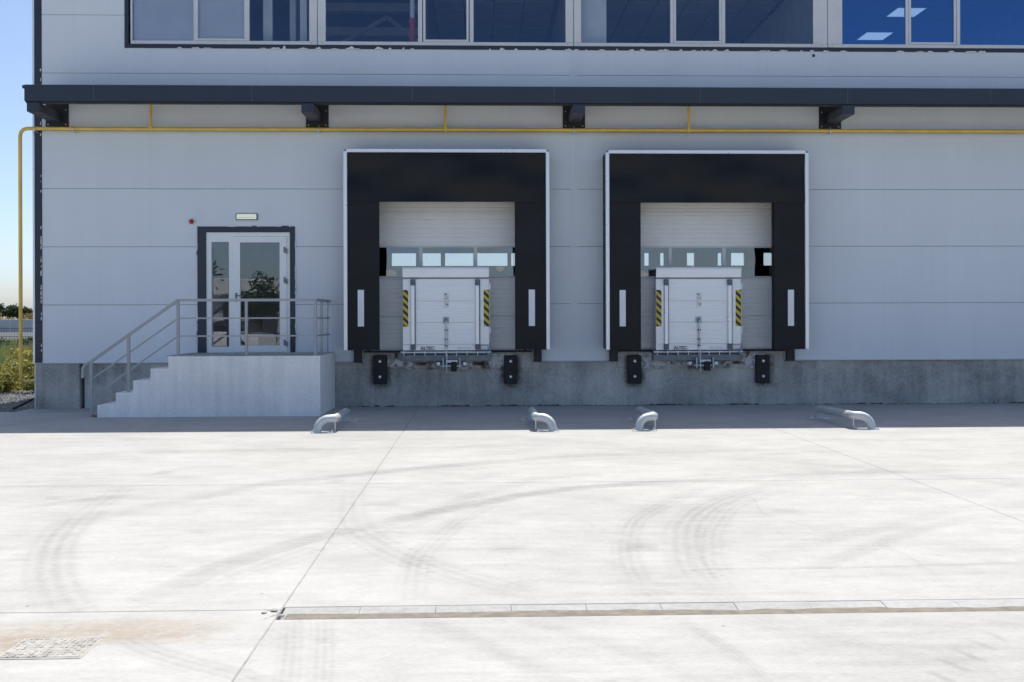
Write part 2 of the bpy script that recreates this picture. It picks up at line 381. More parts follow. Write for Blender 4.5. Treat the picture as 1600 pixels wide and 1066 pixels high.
for xj in XJ[1:-1]: MB().box(xj - gp + .0004, xj + gp - .0004, -57, -.64, -.06, -.006).build('joint_filler', 'filler', yard)
for yj in (-8.31, -16.7): MB().box(-26.4, 24.3, yj - gp + .0004, yj + gp - .0004, -.06, -.0075).build('joint_filler', 'filler', yard)
MB().box(-26.4, -1.06, -12.405 - gp + .0004, -12.405 + gp - .0004, -.06, -.003).build('joint_filler', 'filler', yard)
def strip(name, pts, width, mat, strength, parent, z=.0016, nsub=8):
    # Catmull-Rom through the points
    P = [Vector((p[0], p[1], 0)) for p in pts]; P = [P[0] * 2 - P[1]] + P + [P[-1] * 2 - P[-2]]
    S = []
    for i in range(1, len(P) - 2):
        for k in range(nsub):
            t = k / nsub; a, b, c, d = P[i-1], P[i], P[i+1], P[i+2]
            S.append(.5 * ((2*b) + (c - a)*t + (2*a - 5*b + 4*c - d)*t*t + (3*b - a - 3*c + d)*t**3))
    S.append(P[-2]); mb = MB(); mb.uv = []
    for i, p in enumerate(S):
        tn = (S[min(i+1, len(S)-1)] - S[max(i-1, 0)]).normalized(); nn = Vector((-tn.y, tn.x, 0))
        for k in range(5):
            u = k / 4; mb.v.append(tuple(p + nn * (u - .5) * width + Vector((0, 0, z)))); mb.uv.append((u, i / (len(S) - 1)))
    for i in range(len(S) - 1):
        for k in range(4):
            a = i * 5 + k; mb.f.append((a, a + 5, a + 6, a + 1))
    o = mb.build(name, mat, parent); o.color = (strength * K_MARK[mat], 0, 0, 1); return o
K_MARK = {'tyre_print': .44, 'tyre_smear': .38, 'sand_dust': .6, 'damp_stain': 1.}
TR = [  # points, width, material, strength
 ([(-3.6,-10.75),(-3.1,-10.14),(-2.85,-9.58),(-2.43,-8.99),(-1.96,-8.3),(-1.53,-7.98),(-1.01,-7.65),(-.45,-7.24),(.16,-6.94),(.92,-6.58),(2.54,-6.23),(4.4,-6.1)], .26, 'tyre_smear', .62),
 ([(-1.88,-12.37),(-1.75,-11.94),(-1.65,-11.55),(-1.5,-11.24),(-1.27,-10.83),(-1,-10.44),(-.82,-10.29),(-.49,-9.85),(-.11,-9.46),(.3,-9.06),(.74,-8.72),(1.32,-8.47),(2.09,-8.28),(3.21,-7.95),(3.98,-7.82),(5.4,-7.75)], .22, 'tyre_smear', .75),
 ([(-1.62,-12.2),(-1.42,-11.6),(-1.05,-10.85),(-.65,-10.3)], .3, 'tyre_print', .3),
 ([(-3.3,-8.3),(-3.22,-8.69),(-3.14,-9.4),(-3.01,-10.2),(-2.85,-10.84),(-2.62,-11.46),(-2.41,-11.91),(-2.21,-12.27),(-2.0,-12.55)], .30, 'tyre_print', .62),
 ([(1.59,-7.61),(.66,-8.02),(.09,-8.75),(-.2,-9.34),(-.48,-10.03),(-.83,-10.85)], .24, 'tyre_smear', .4),
 ([(.45,-8.77),(.09,-9.35),(-.14,-10.04),(-.3,-10.73),(-.39,-11.29),(-.39,-11.79),(-.37,-12.3)], .2, 'tyre_print', .5),
 ([(-1.21,-8.1),(-1.04,-9.61),(-.91,-10.29),(-.68,-10.85),(-.4,-11.36),(-.08,-11.8),(.4,-12.3)], .3, 'tyre_print', .55),
 ([(2.72,-8.2),(2,-8.71),(1.53,-9.42),(1.18,-10.1),(1.01,-10.79),(.93,-11.35),(.91,-11.84),(.97,-12.3)], .2, 'tyre_print', .55),
 ([(4.08,-7.87),(3.15,-8.14),(2.36,-8.87),(1.85,-9.55),(1.51,-10.31),(1.34,-11.1),(1.27,-11.74),(1.34,-12.3)], .26, 'tyre_print', .6),
 ([(3.54,-8.12),(2.25,-9.28),(1.73,-10.32),(1.51,-11.11),(1.42,-11.65),(1.42,-12.3)], .2, 'tyre_print', .45),
 ([(1.2,-11.7),(1.46,-11.65),(2.3,-11.64),(3.6,-11.56)], .06, 'tyre_smear', .5),
 ([(1.64,-11.58),(2.22,-10.98),(2.92,-10.47),(3.81,-9.78)], .2, 'tyre_smear', .35),
 ([(1.78,-11.9),(2.31,-11.36),(3.09,-10.61),(3.8,-10.1)], .16, 'tyre_smear', .35),
 ([(1.0,-12.62),(1.06,-12.88),(1.15,-13.24),(1.19,-13.7)], .09, 'tyre_print', .5),
 ([(-1.75,-12.8),(-1.56,-13.02),(-1.32,-13.21),(-1,-13.43),(-.7,-13.7)], .17, 'tyre_print', .62),
 ([(-.97,-12.6),(-.93,-12.71),(-.81,-13.48),(-.8,-13.8)], .12, 'tyre_print', .4),
 ([(-.80,-12.6),(-.77,-12.77),(-.67,-13.49),(-.66,-13.8)], .12, 'tyre_print', .4),
 ([(-.35,-12.6),(-.22,-12.74),(.05,-13.09),(.35,-13.53),(.5,-13.8)], .14, 'tyre_smear', .35),
 ([(.2,-12.6),(.34,-12.76),(.62,-13.07),(.89,-13.51),(1.0,-13.8)], .14, 'tyre_smear', .38),
 ([(1.35,-12.62),(1.5,-12.85),(1.95,-13.2),(2.4,-13.6)], .2, 'tyre_print', .3),
 ([(-3.81,-9.56),(-3.35,-9.07),(-2.76,-8.71)], .2, 'tyre_smear', .4),
 ([(-3.23,-7.78),(-3.1,-7.37),(-2.84,-7.16),(-2.5,-7.1)], .12, 'tyre_smear', .5),
 ([(-.8,-11.71),(-.83,-11.22),(-.78,-10.85)], .5, 'tyre_smear', .28),
 ([(5.2,-9.4),(4.6,-8.4),(3.6,-7.4),(2.4,-6.7)], .2, 'tyre_smear', .25),
 ([(-5.5,-6.3),(-3.5,-5.9),(-1.5,-5.75),(1.,-5.6)], .3, 'tyre_smear', .3),
 ([(2.5,-5.3),(4.,-5.2),(6.,-5.3),(8,-5.2)], .25, 'tyre_smear', .3),
]
for i, (p_, wd, mt, st) in enumerate(TR): strip('tyre_mark', p_, wd * 1.2, mt, st, yard, .0012 + .0002 * i)
for i, ((x0, y0), (x1, y1)) in enumerate([((2.43,-12.88),(2.47,-13.10)),((2.29,-13.02),(2.35,-13.21)),((2.16,-13.16),(2.22,-13.36)),((2.03,-13.30),(2.1,-13.5)),((1.91,-13.44),(1.98,-13.66)),((1.79,-13.6),(1.86,-13.8))]):
    strip('tread_print', [(x0, y0), ((x0+x1)/2, (y0+y1)/2), (x1, y1)], .055, 'tyre_smear', .55, yard, .002)
rr = random.Random(21)
for i in range(26):   # short scuffs and drag marks, mostly in front of the docks
    x = rr.uniform(-6.5, 7.5); y = rr.uniform(-3.9, -.6) if i < 16 else rr.uniform(-11.8, -4.5); L = rr.uniform(.12, .9); sl_ = rr.uniform(-.06, .06)
    strip('scuff', [(x, y), (x + L / 2, y + sl_ * .6), (x + L, y + sl_)], rr.uniform(.02, .07), 'damp_stain', rr.uniform(.15, .4) if i < 16 else .12, yard, .0065 + .0002 * i)
for p_ in ([(-5.6,-8.3),(-5.2,-7.3),(-5.3,-6.2),(-4.9,-5.1)], [(1.9,-8.31),(2.3,-9.2),(2.2,-10.1),(2.7,-11.2),(2.6,-12.3)]):
    strip('hairline_crack', [(a + rr.uniform(-.05, .05), b) for a, b in p_], .008, 'damp_stain', .3, yard, .013)
for i in range(14):
    x, y = rr.uniform(-4, 5), rr.uniform(-11.5, -5); q = rr.uniform(.05, .16)
    strip('oil_spot', [(x - q, y), (x, y + q * .2), (x + q, y)], q * 1.3, 'tyre_smear', rr.uniform(.5, .9), yard, .0145 + .0002 * i)
strip('dust_patch', [(-2.9,-12.75), (-2.2,-12.78), (-1.6,-12.72), (-1.2,-12.8)], .46, 'sand_dust', .8, yard, .0011)
strip('dust_patch', [(-2.75,-13.0), (-2.3,-12.95), (-2.0,-12.9)], .30, 'sand_dust', .7, yard, .0010)

# drainage gutter of short concrete blocks with sediment
gut = empty('drainage_gutter', (0, -12.47, 0), 'shallow concrete drainage gutter filled with brown sediment across the sunlit yard', 'gutter')
L_ = .3965; blk = None; x = -1.03
prof = [(.108, -.13), (.108, -.0015), (.085, -.002), (.0, -.011), (-.06, -.026), (-.105, -.026), (-.105, -.13)]
i = 0
while x < 12:
    if blk is None: o = blk = MB().prismx(prof[::-1], .0012, L_ - .0012).build('gutter_block', 'gutter_concrete', gut, fix=True)
    else: o = blk.copy(); col.objects.link(o)
    o.location = (x, 0, random.uniform(-.0015, .0015)); o.rotation_euler.x = random.uniform(-.006, .006); x += L_; i += 1
mb = MB(); n_ = 260
for i in range(n_ + 1):
    X = -1.0 + 13 * i / n_; e = .022 + .055 * noise.noise((X * 1.1, 3, 0)) + .02 * noise.noise((X * 7, 9, 0)) - .03 * min(1, max(0, (X - 1.5) / 1.5))
    for k, (y, z) in enumerate(((-.103, -.003), (-.05, -.003 + .002 * noise.noise((X * 9, 1, 0))), (e - .02, -.0045), (e, -.012))): mb.v.append((X, y, z + .0012 * noise.noise((X * 14, y * 30, 0))))
for i in range(n_):
    for k in range(3): mb.f.append((i*4+k, i*4+4+k, i*4+5+k, i*4+k+1))
sed = mb.build('sediment', 'sediment', gut, smooth=True); tag(sed, None, kind='stuff')
# debris at the gutter's chipped end
def rock(name, c, r, mat, parent=None, seed=0, flat=.6):
    rnd = random.Random(seed); mb = MB(); n = 7
    for k, (h, s) in enumerate(((-.5, .75), (.1, 1.), (.55, .6))):
        for j in range(n):
            an = 2 * math.pi * j / n + k * .3; q = r * s * rnd.uniform(.75, 1.15)
            mb.v.append((c[0] + math.cos(an) * q, c[1] + math.sin(an) * q, c[2] + h * r * flat))
    for k in range(2):
        for j in range(n): mb.f.append((k*n+j, k*n+(j+1) % n, (k+1)*n+(j+1) % n, (k+1)*n+j))
    mb.f.append(tuple(range(n))[::-1]); mb.f.append(tuple(range(2*n, 3*n)))
    return mb.build(name, mat, parent)
for i, (x, y, r, lb) in enumerate([(-1.075,-12.43,.020,'largest broken concrete chip at the left end of the gutter'),(-1.12,-12.47,.016,'concrete chip lying left of the gutter end, near the joint'),(-1.02,-12.53,.019,'concrete chip lying in the sediment at the gutter end')]):
    tag(rock('concrete_chip', (x, y, r * .28), r, 'gutter_concrete', None, i + 3, .5), lb, 'chip', 'chips at the gutter end')
strip('crack', [(-1.14,-12.40), (-1.08,-12.44), (-1.04,-12.47), (-1.0,-12.5)], .012, 'damp_stain', .7, yard, .0022)
strip('crack', [(-1.11,-12.6), (-1.07,-12.53), (-1.04,-12.48)], .012, 'damp_stain', .7, yard, .0024)

# inspection cover
mh = empty('inspection_cover', (-1.985, -13.0, 0), 'dusty studded metal inspection cover set in the concrete by the sand', 'manhole cover')
MB().box(-.19, .19, -.152, .152, -.01, .004, .003).build('cover_frame', 'manhole_metal', mh)
MB().box(-.175, .175, -.137, .137, -.005, .0065, .002).build('cover_plate', 'manhole_metal', mh)
mb = MB()
for i in range(15):
    for j in range(11):
        x, y = -.165 + i * .0236, -.125 + j * .025
        tz = random.choice((.0070, .0078, .0086, .0094))
        if (i + j) % 2 == 0: mb.box(x - .010, x + .010, y - .0055, y + .0055, .005, tz, .001)
        else: mb.box(x - .0055, x + .0055, y - .010, y + .010, .005, tz, .001)
tag(mb.build('stud', 'manhole_metal', mh), None, kind='stuff')

# ------------------------------------------------------------------ warehouse
bl = empty('warehouse', (0, 0, 0), 'light grey panel clad warehouse with ribbon windows, plinth and two dock openings', 'building')
XL, XR, YB, HT = -7.50, 26., 20., 9.0
DOCKS = (-.553, 3.869)
door_h = (-4.72, -3.27, .94, 3.03)
dock_h = [(c - 1.40, c + 1.36, .94, 3.75) for c in DOCKS]
win_h = (-6.02, 22.6, 6.25, 7.75)
ZJ = [.78, 1.777, 2.774, 3.771, 4.768, 5.757, 6.756, 7.755, 8.9]
holes = [door_h] + dock_h + [win_h]
g5 = .0035
SEG = [(XL, 1.60), (1.69, 10.6), (10.72, 19.6), (19.7, XR)]
for x0, x1 in SEG:
    for z0, z1 in zip(ZJ, ZJ[1:]):
        hs = [(h[0], h[1], h[2], h[3]) for h in holes]
        cuts = sorted((h[0], h[1]) for h in hs if h[2] <= z0 + .02 and h[3] >= z1 - .02 and h[0] < x1 and h[1] > x0); a = x0
        for c0, c1 in cuts + [(x1, x1)]:
            if c0 - a > .05: MB().slab_cells(a + g5, c0 - g5, z0 + g5, z1 - g5, 0, .035, hs).build('wall_panel', 'panel_metal', bl)
            a = c1
MB().slab_cells(XL - .1, XR, .80, 8.88, .045, .13, holes).build('wall_core', 'joint_dark', bl)
for x in (1.645, 10.66, 19.65):
    MB().slab_cells(x - .058, x + .058, .79, 8.9, -.006, .02, [win_h]).build('joint_cover', 'panel_metal', bl)
    for s in (-.03, .03): MB().slab_cells(x + s - .006, x + s + .006, .80, 8.89, -.011, -.004, [win_h]).build('joint_cover_rib', 'panel_metal', bl)
# corner: grey edge strip then dark trim with torn foil
MB().box(-7.655, -7.622, -.012, .2, .775, 8.95, .003).build('corner_edge', 'alu_profile', bl)
MB().box(-7.62, XL - .002, -.010, .06, .785, 8.95, .003).build('corner_trim', 'anthracite', bl)
mb = MB()
for i in range(46):
    z = random.uniform(.95, 3.0) if i < 32 else random.uniform(3, 8.5); h = random.uniform(.01, .07); wd = random.uniform(.004, .013)
    mb.quad((XL - .016 - wd, -.0125, z), (XL - .006, -.0125, z + random.uniform(-.01, .01)), (XL - .004, -.014, z + h), (XL - .012 - wd * .4, -.0125, z + h * .8))
tag(mb.build('foil_scrap', 'foam', bl), None, kind='stuff')
# base flashing, plinth
for x0, x1 in ((-7.64, -4.86), (-3.19, -2.18), (1.08, 2.23), (5.51, XR)):
    MB().prismx([(.03, .774), (-.028, .772), (-.03, .779), (.0, .790), (.03, .790)][::-1], x0, x1).build('base_flashing', 'panel_metal', bl, fix=True)
MB().box(-6.80, XR, .022, .4, -.2, .768, .006).build('plinth', 'plinth_concrete', bl)
MB().box(-7.60, -6.86, -.035, .4, -.2, .765, .008).build('plinth_pier', 'plinth_concrete', bl)
MB().box(-7.66, -7.604, .05, .4, -.2, .765, .006).build('plinth_corner', 'landing_concrete', bl)
for c in DOCKS:
    MB().box(c - 1.47, c + 1.47, -.004, .3, .66, .936, .006).build('dock_sill', 'plinth_concrete', bl)
    for s in (-1, 1):
        MB().box(c - .04 + s * .86 - .028, c - .04 + s * .86 + .028, -.012, .0, .70, .93, .002).build('sill_angle', 'rust', bl)
    MB().box(c - .83, c + .76, -.013, .0, .715, .765, .002).build('sill_angle', 'rust', bl)
    MB().box(c - 1.46, c - .79, -.06, .05, .938, .972, .005).build('sill_seal', 'rubber', bl)
    MB().box(c + .74, c + 1.46, -.06, .05, .938, .972, .005).build('sill_seal', 'rubber', bl)
def wall_mark(name, x0, x1, z0, z1, mat, st, y=.0, parent=bl):
    mb = MB(); mb.uv = []; n = 6
    for i in range(n + 1):
        for k in range(n + 1): mb.v.append((x0 + (x1-x0)*i/n, y, z0 + (z1-z0)*k/n)); mb.uv.append((i/n, k/n))
    for i in range(n):
        for k in range(n):
            a = i*(n+1)+k; mb.f.append((a, a+n+1, a+n+2, a+1))
    o = mb.build(name, mat, parent); o.color = (st, 0, 0, 1); return o
for ci, c in enumerate(DOCKS):
    q = 0
    for bx in (c - 1.17, c + 1.08 + (.03 if ci else 0)):
        wall_mark('bumper_stain', bx - .2, bx + .2, .30, .92, 'damp_stain', 1.1, -.0065)
    rr = random.Random(ci + 11)
    for k in range(9):
        x = c + rr.uniform(-1.0, .95); wd = rr.uniform(.10, .3)
        wall_mark('mortar_patch', x - wd, x + wd, rr.uniform(.62, .70), rr.uniform(.86, .98), 'mortar_smear', 3., -.015 - .0008 * k)
    for k in range(6):
        x = c + rr.uniform(-1.1, 1.0); wd = rr.uniform(.25, .6); z = rr.uniform(.05, .45)
        wall_mark('cement_patch', x - wd, x + wd, z, z + rr.uniform(.15, .35), 'mortar_smear', .55, .0205 - .0006 * k)
    for k in range(4):
        x = c + rr.uniform(-.8, .7); wall_mark('rust_run', x - .1, x + .1, .62, .8, 'rust_stain', 1., -.0135 - .0004 * k)
# crumbs along the foot of the wall
mb = MB(); rr = random.Random(5)
for i in range(700):
    x = rr.uniform(-2.4, 12); r_ = rr.uniform(.006, .022) * (1.6 if noise.noise((x * 1.4, 0, 5)) > .1 else .7); y = .018 - abs(rr.gauss(0, .02)); n = len(mb.v)
    mb.v += [(x - r_*1.6, y, 0), (x + r_*1.6, y, 0), (x, y - r_, .0), (x, y + r_, 0), (x + rr.uniform(-r_, r_), y, r_ * .9)]
    mb.f += [(n, n+2, n+4), (n+2, n+1, n+4), (n+1, n+3, n+4), (n+3, n, n+4)]
crumb = mb.build('wall_foot_crumbs', 'dirt_dark'); tag(crumb, 'broken mortar crumbs along the foot of the plinth', 'debris', kind='stuff')

# shell of the building behind the facade
MB().box(-7.62, -7.5, .21, YB, -.1, HT, 0).build('side_wall', 'panel_metal', bl)
MB().box(XR, XR + .12, .0, YB, -.1, HT, 0).build('side_wall', 'panel_metal', bl)
rear = [(-3.24,-2.35,3.47,3.94),(-2.14,-1.44,3.47,3.94),(-1.28,-.24,3.47,3.94),(-.09,1.02,3.47,3.94),(1.16,1.9,3.47,3.94),(6.1,6.27,3.47,3.94),(6.69,6.83,3.47,3.94),(7.69,7.97,3.47,3.94),(8.84,8.99,3.47,3.94),(9.34,9.84,3.47,3.94),(10.53,10.9,3.47,3.94)]
MB().slab_cells(-7.5, XR, -.1, HT, YB, YB + .12, rear).build('rear_wall', 'interior_wall', bl)
for h in rear: MB().box(h[0], h[1], YB + .04, YB + .05, h[2], h[3]).build('rear_window', 'glass_dock', bl)
MB().box(-7.66, XR + .15, -.03, YB + .15, HT - .1, HT + .05, .01).build('roof', 'anthracite', bl)
MB().box(-7.5, XR, .13, YB, .80, .93).build('hall_floor', 'interior_floor', bl)
MB().box(-7.5, XR, .13, YB, 5.35, 5.5).build('upper_floor', 'interior_wall', bl)
for x, wd in ((-2.42, .24), (7.03, .3), (2.2, .24), (11.6, .24)): MB().box(x - wd/2, x + wd/2, 7.9, 8.2, .93, 5.35, .01).build('hall_column', 'interior_dark', bl)
# corridor behind the glazed door
MB().box(-5.1, -5.0, .13, 3.4, .93, 5.35).build('corridor_wall', 'interior_light', bl)
MB().box(-2.75, -2.65, .13, 3.4, .93, 5.35).build('corridor_wall', 'interior_light', bl)
MB().box(-5.0, -2.75, 3.3, 3.4, .93, 5.35).build('corridor_wall', 'interior_wall', bl)
# upper rooms
for x, m_ in ((-3.35, 'interior_wall'), (-1.02, 'interior_dark'), (1.60, 'interior_wall'), (6.05, 'interior_light'), (10.7, 'interior_wall')):
    MB().box(x, x + .1, .45, 8.3, 5.5, 8.8).build('room_partition', m_, bl)
MB().box(-7.5, XR, 8.3, 8.4, 5.5, 8.8).build('room_back_wall', 'interior_wall', bl)
tile = None
def ceiling(x0, x1, y0, y1, z, skip=()):
    global tile
    i = 0; x = x0
    MB().box(x0, x1, y0, y1, z + .03, z + .06).build('ceiling_grid', 'interior_dark', bl)
    while x + .6 <= x1 + .01:
        y = y0; j = 0
        while y + .6 <= y1 + .01:
            if (i, j) not in skip:
                if tile is None: o = tile = MB().box(.012, .588, .012, .588, 0, .02).build('ceiling_tile', 'ceiling_tile', bl)
                else: o = tile.copy(); col.objects.link(o)
                o.location = (x, y, z)
            y += .6; j += 1
        x += .6; i += 1
ceiling(-.9, 1.6, 1.2, 8.3, 7.78); ceiling(1.75, 6.05, 1.2, 8.3, 7.78)
MB().box(-7.5, -3.35, .14, 8.3, 7.8, 7.84).build('room_ceiling', 'ceiling_tile', bl)
MB().box(6.15, XR, .14, 8.3, 7.8, 7.84).build('room_ceiling', 'ceiling_tile', bl)
MB().box(1.78, 2.262, .35, .55, 5.5, 7.78).build('pale_pier', 'interior_light', bl)
for i, x in enumerate((-3.83, -3.18)): MB().box(x, x + .16 - .04 * i, .5, .58, 5.5, 7.8).build('pale_post', 'interior_light', bl)
for z in (6.95, 7.45): MB().box(-3.2, -1.1, 3.5, 3.7, z + .45, z + .62).build('roof_beam', 'interior_wall', bl)
mb = MB().bar((-3.0, 3.4, 7.1), (-1.9, 3.4, 7.75), .07).bar((-1.9, 3.4, 7.75), (-1.1, 3.4, 7.1), .07); mb.build('roof_brace', 'interior_wall', bl)
rp = empty('sprinkler_pipe', (-1.18, .38, 5.5), 'red vertical pipe with pale upper end behind the second office window', 'pipe')
MB().tube([(0, 0, 0), (0, 0, 1.32)], .055, 12).build('pipe', 'red_pipe', rp, smooth=40)
MB().tube([(0, 0, 1.32), (0, 0, 2.3)], .045, 12).build('pale_upper_pipe', 'stripe_white', rp, smooth=40)
MB().tube([(0, 0, 1.25), (0, 0, 1.33)], .07, 12).build('coupling', 'red_pipe', rp, smooth=40)
for i, (x, y, lb) in enumerate(((8.80, 4.72, 'lit square ceiling panel seen lower, through the left pane of the blue window'), (8.76, 2.95, 'lit square ceiling panel seen higher, behind the mullion of the blue window'))):
    e = empty('ceiling_light', (x, y, 7.78), lb, 'ceiling light', 'lit office ceiling panels')
    MB().box(-.31, .31, -.31, .31, .0, .02).build('light_frame', 'white_frame', e); MB().box(-.285, .285, -.285, .285, -.006, .001).build('diffuser', 'lamp_panel', e)

# ribbon windows: (x0, mullions..., x1, glass)
MB().box(-6.09, -6.02, -.014, .05, 6.19, 7.85, .002).build('window_trim', 'anthracite', bl)
MB().box(-6.089, 22.6, -.012, .05, 6.192, 6.262, .002).build('window_trim', 'anthracite', bl)
mb = MB(); rr = random.Random(9); x = -5.2
while x < 12:
    if noise.noise((x * .8, 2, 2)) > -.12:
        L = rr.uniform(.03, .16); h = rr.uniform(.012, .046); n = 5; base = len(mb.v)
        for k in range(n + 1):
            hh = h * math.sin(math.pi * (k + .4) / (n + .8)) * rr.uniform(.4, 1.2); xx = x + L * k / n
            mb.v += [(xx, -.018, 6.188), (xx + rr.uniform(-.006, .006), -.0175 - rr.uniform(0, .006), 6.190 + hh)]
        for k in range(n): mb.f.append((base + 2*k, base + 2*k + 2, base + 2*k + 3, base + 2*k + 1))
    x += rr.uniform(.05, .4)
tag(mb.build('sealing_foam', 'foam', bl), 'torn pale foam along the lower window trim', kind='stuff')
WIN = [((-5.99, -2.80), [(-4.889, .055, 0), (-3.997, .07, 0)], 'glass_office', (-4.86, -4.03)),
       ((-2.79, 1.64), [(-1.023, .072, 0), (-.13, .067, 0)], 'glass_office', (-.95, -.2)),
       ((1.65, 6.11), [(3.368, .056, 0), (4.275, .062, 0)], 'glass_office', (3.42, 4.22)),
       ((6.12, 10.62), [(7.53, .052, 0), (8.446, .063, 0)], 'glass_blue', (7.58, 8.385)),
       ((10.63, 15.1), [(12.0, .06, 0), (13.0, .06, 0)], 'glass_office', (12.05, 12.95))]
ENDS = [(.0, .135), (.138, .135), (.126, .25), (.256, .126), (.126, .126)]
for wi, ((x0, x1), mull, gm, sash) in enumerate(WIN):
    e0, e1 = ENDS[wi]; e0 = max(e0, .03)
    wn = MB().box(x0, x1, -.004, .06, 6.263, 6.325, .004).box(x0, x0 + e0, -.006, .06, 6.326, 7.74, .004).box(x1 - e1, x1, -.006, .06, 6.326, 7.74, .004).build('window', 'white_frame', bl)
    for mx_, wd, _ in mull: MB().box(mx_ - wd/2, mx_ + wd/2, -.005, .06, 6.326, 7.74, .004).build('mullion', 'white_frame', wn)
    MB().box(sash[0] - .02, sash[1] + .02, -.009, .03, 6.327, 6.365, .004).build('sash_rail', 'white_frame', wn)
    for s in sash: MB().box(s - .02, s + .02, -.008, .03, 6.366, 7.72, .004).build('sash_stile', 'white_frame', wn)
    xs = [x0 + e0] + [m_[0] for m_ in mull] + [x1 - e1]
    for a, b in zip(xs, xs[1:]): MB().box(a + .005, b - .005, .018, .026, 6.3, 7.74).build('pane', gm, wn)
    for k, x in enumerate((x0 + .08, (x0 + x1) / 2, x1 - .1)): MB().dome((x, -.004, 6.30), .008, n=8, k=2, flat=.4).build('screw', 'cap_grey', wn)
MB().box(-5.96, -4.92, .07, .08, 6.3, 7.74).build('roller_blind', 'blind', bl); MB().box(-4.86, -4.03, .07, .08, 6.3, 7.74).build('roller_blind', 'blind', bl)
# a small vent hole and rivets in the panels
MB().tube([(5.865, -.002, 6.12), (5.865, -.0005, 6.12)], .028, 14).build('vent_hole', 'ink', bl)
MB().tube([(5.865, -.0015, 6.12), (5.865, .0, 6.12)], .042, 14).build('vent_ring', 'white_frame', bl)
for x in (4.55, 5.05):
    for k in range(5): MB().dome((x, 0, 5.86 + k * .05), .005, n=6, k=2, flat=.5).build('rivet', 'cap_grey', bl)
for x in (6.7, 7.6, 8.33, 9.2): MB().dome((x, 0, 6.09), .006, n=6, k=2, flat=.5).build('rivet', 'cap_grey', bl)

# glazed entrance door
MB().slab_cells(-4.86, -3.19, .935, 3.122, -.014, .04, [(-4.716, -3.276, .9, 3.026)]).build('door_surround', 'anthracite', bl)
mb = MB(); rr = random.Random(4)
for i in range(26):
    if i < 12: x = -4.864 + rr.uniform(-.004, .004); z = rr.uniform(1., 3.); mb.quad((x - .012, -.016, z), (x + .006, -.016, z + .01), (x + .004, -.016, z + .12), (x - .008, -.016, z + .1))
    elif i < 20: x = -3.186; z = rr.uniform(1., 3.); mb.quad((x - .006, -.016, z), (x + .012, -.016, z + .01), (x + .010, -.016, z + .12), (x - .003, -.016, z + .1))
    else: x = rr.uniform(-4.8, -3.3); mb.quad((x, -.016, 3.118), (x + .15, -.016, 3.116), (x + .13, -.016, 3.132), (x + .02, -.016, 3.13))
tag(mb.build('door_sealant', 'foam', bl), None, kind='stuff')
dr = MB().slab_cells(-4.713, -3.28, .945, 3.022, .01, .075, [(-4.615, -4.336, 1.06, 2.848), (-4.262, -3.33, .955, 2.955)]).build('door', 'door_white', bl)
MB().box(-4.64, -4.31, .04, .048, 1.03, 2.88).build('side_pane', 'glass_door', dr)
MB().slab_cells(-4.258, -3.334, .958, 2.951, .0, .06, [(-4.134, -3.456, 1.068, 2.848)]).build('door_leaf', 'door_white', dr)
MB().box(-4.15, -3.44, .03, .038, 1.05, 2.86).build('door_pane', 'glass_door', dr)
for z in (2.72, 2.2, 1.12): MB().box(-3.385, -3.355, -.022, .002, z - .05, z + .05, .005).box(-3.345, -3.322, -.028, .012, z - .07, z + .02, .005).build('hinge', 'dull_zinc', dr)
MB().box(-4.215, -4.185, -.012, .0, 1.82, 1.98, .004).tube([(-4.2, -.01, 1.93), (-4.2, -.055, 1.93), (-4.19, -.06, 1.93), (-4.06, -.06, 1.925)], .010, 8).build('handle', 'dull_zinc', dr)
for x0, x1, z0, z1 in ((-4.622, -4.329, 1.053, 1.06), (-4.622, -4.329, 2.848, 2.855), (-4.622, -4.615, 1.06, 2.848), (-4.336, -4.329, 1.06, 2.848)): MB().box(x0, x1, .006, .012, z0, z1).build('glazing_bead', 'cap_grey', dr)

# ------------------------------------------------------------------ things on the facade
lt = empty('emergency_light', (-4.012, 0, 3.289), 'small white rectangular emergency light above the glazed door', 'wall light')
MB().box(-.185, .185, -.035, 0, -.055, .055, .008).build('housing', 'cap_grey', lt); MB().box(-.168, .168, -.055, -.03, -.043, .045, .012).build('lens', 'lamp_lens', lt)
mb = MB()
for k in range(7): mb.box(-.13 + k * .038, -.11 + k * .038, -.0565, -.0545, -.026, -.014)
mb.build('lens_rib', 'sticker_white', lt)
si = empty('alarm_beacon', (-4.953, 0, 3.205), 'small red alarm beacon on a pale base left of the door top', 'beacon')
MB().tube([(0, 0, 0), (0, -.03, 0)], .058, 14).build('base', 'white_frame', si, smooth=40); MB().dome((0, -.03, 0), .042, n=14, k=5, flat=1.1).build('lens', 'red_plastic', si, smooth=True)

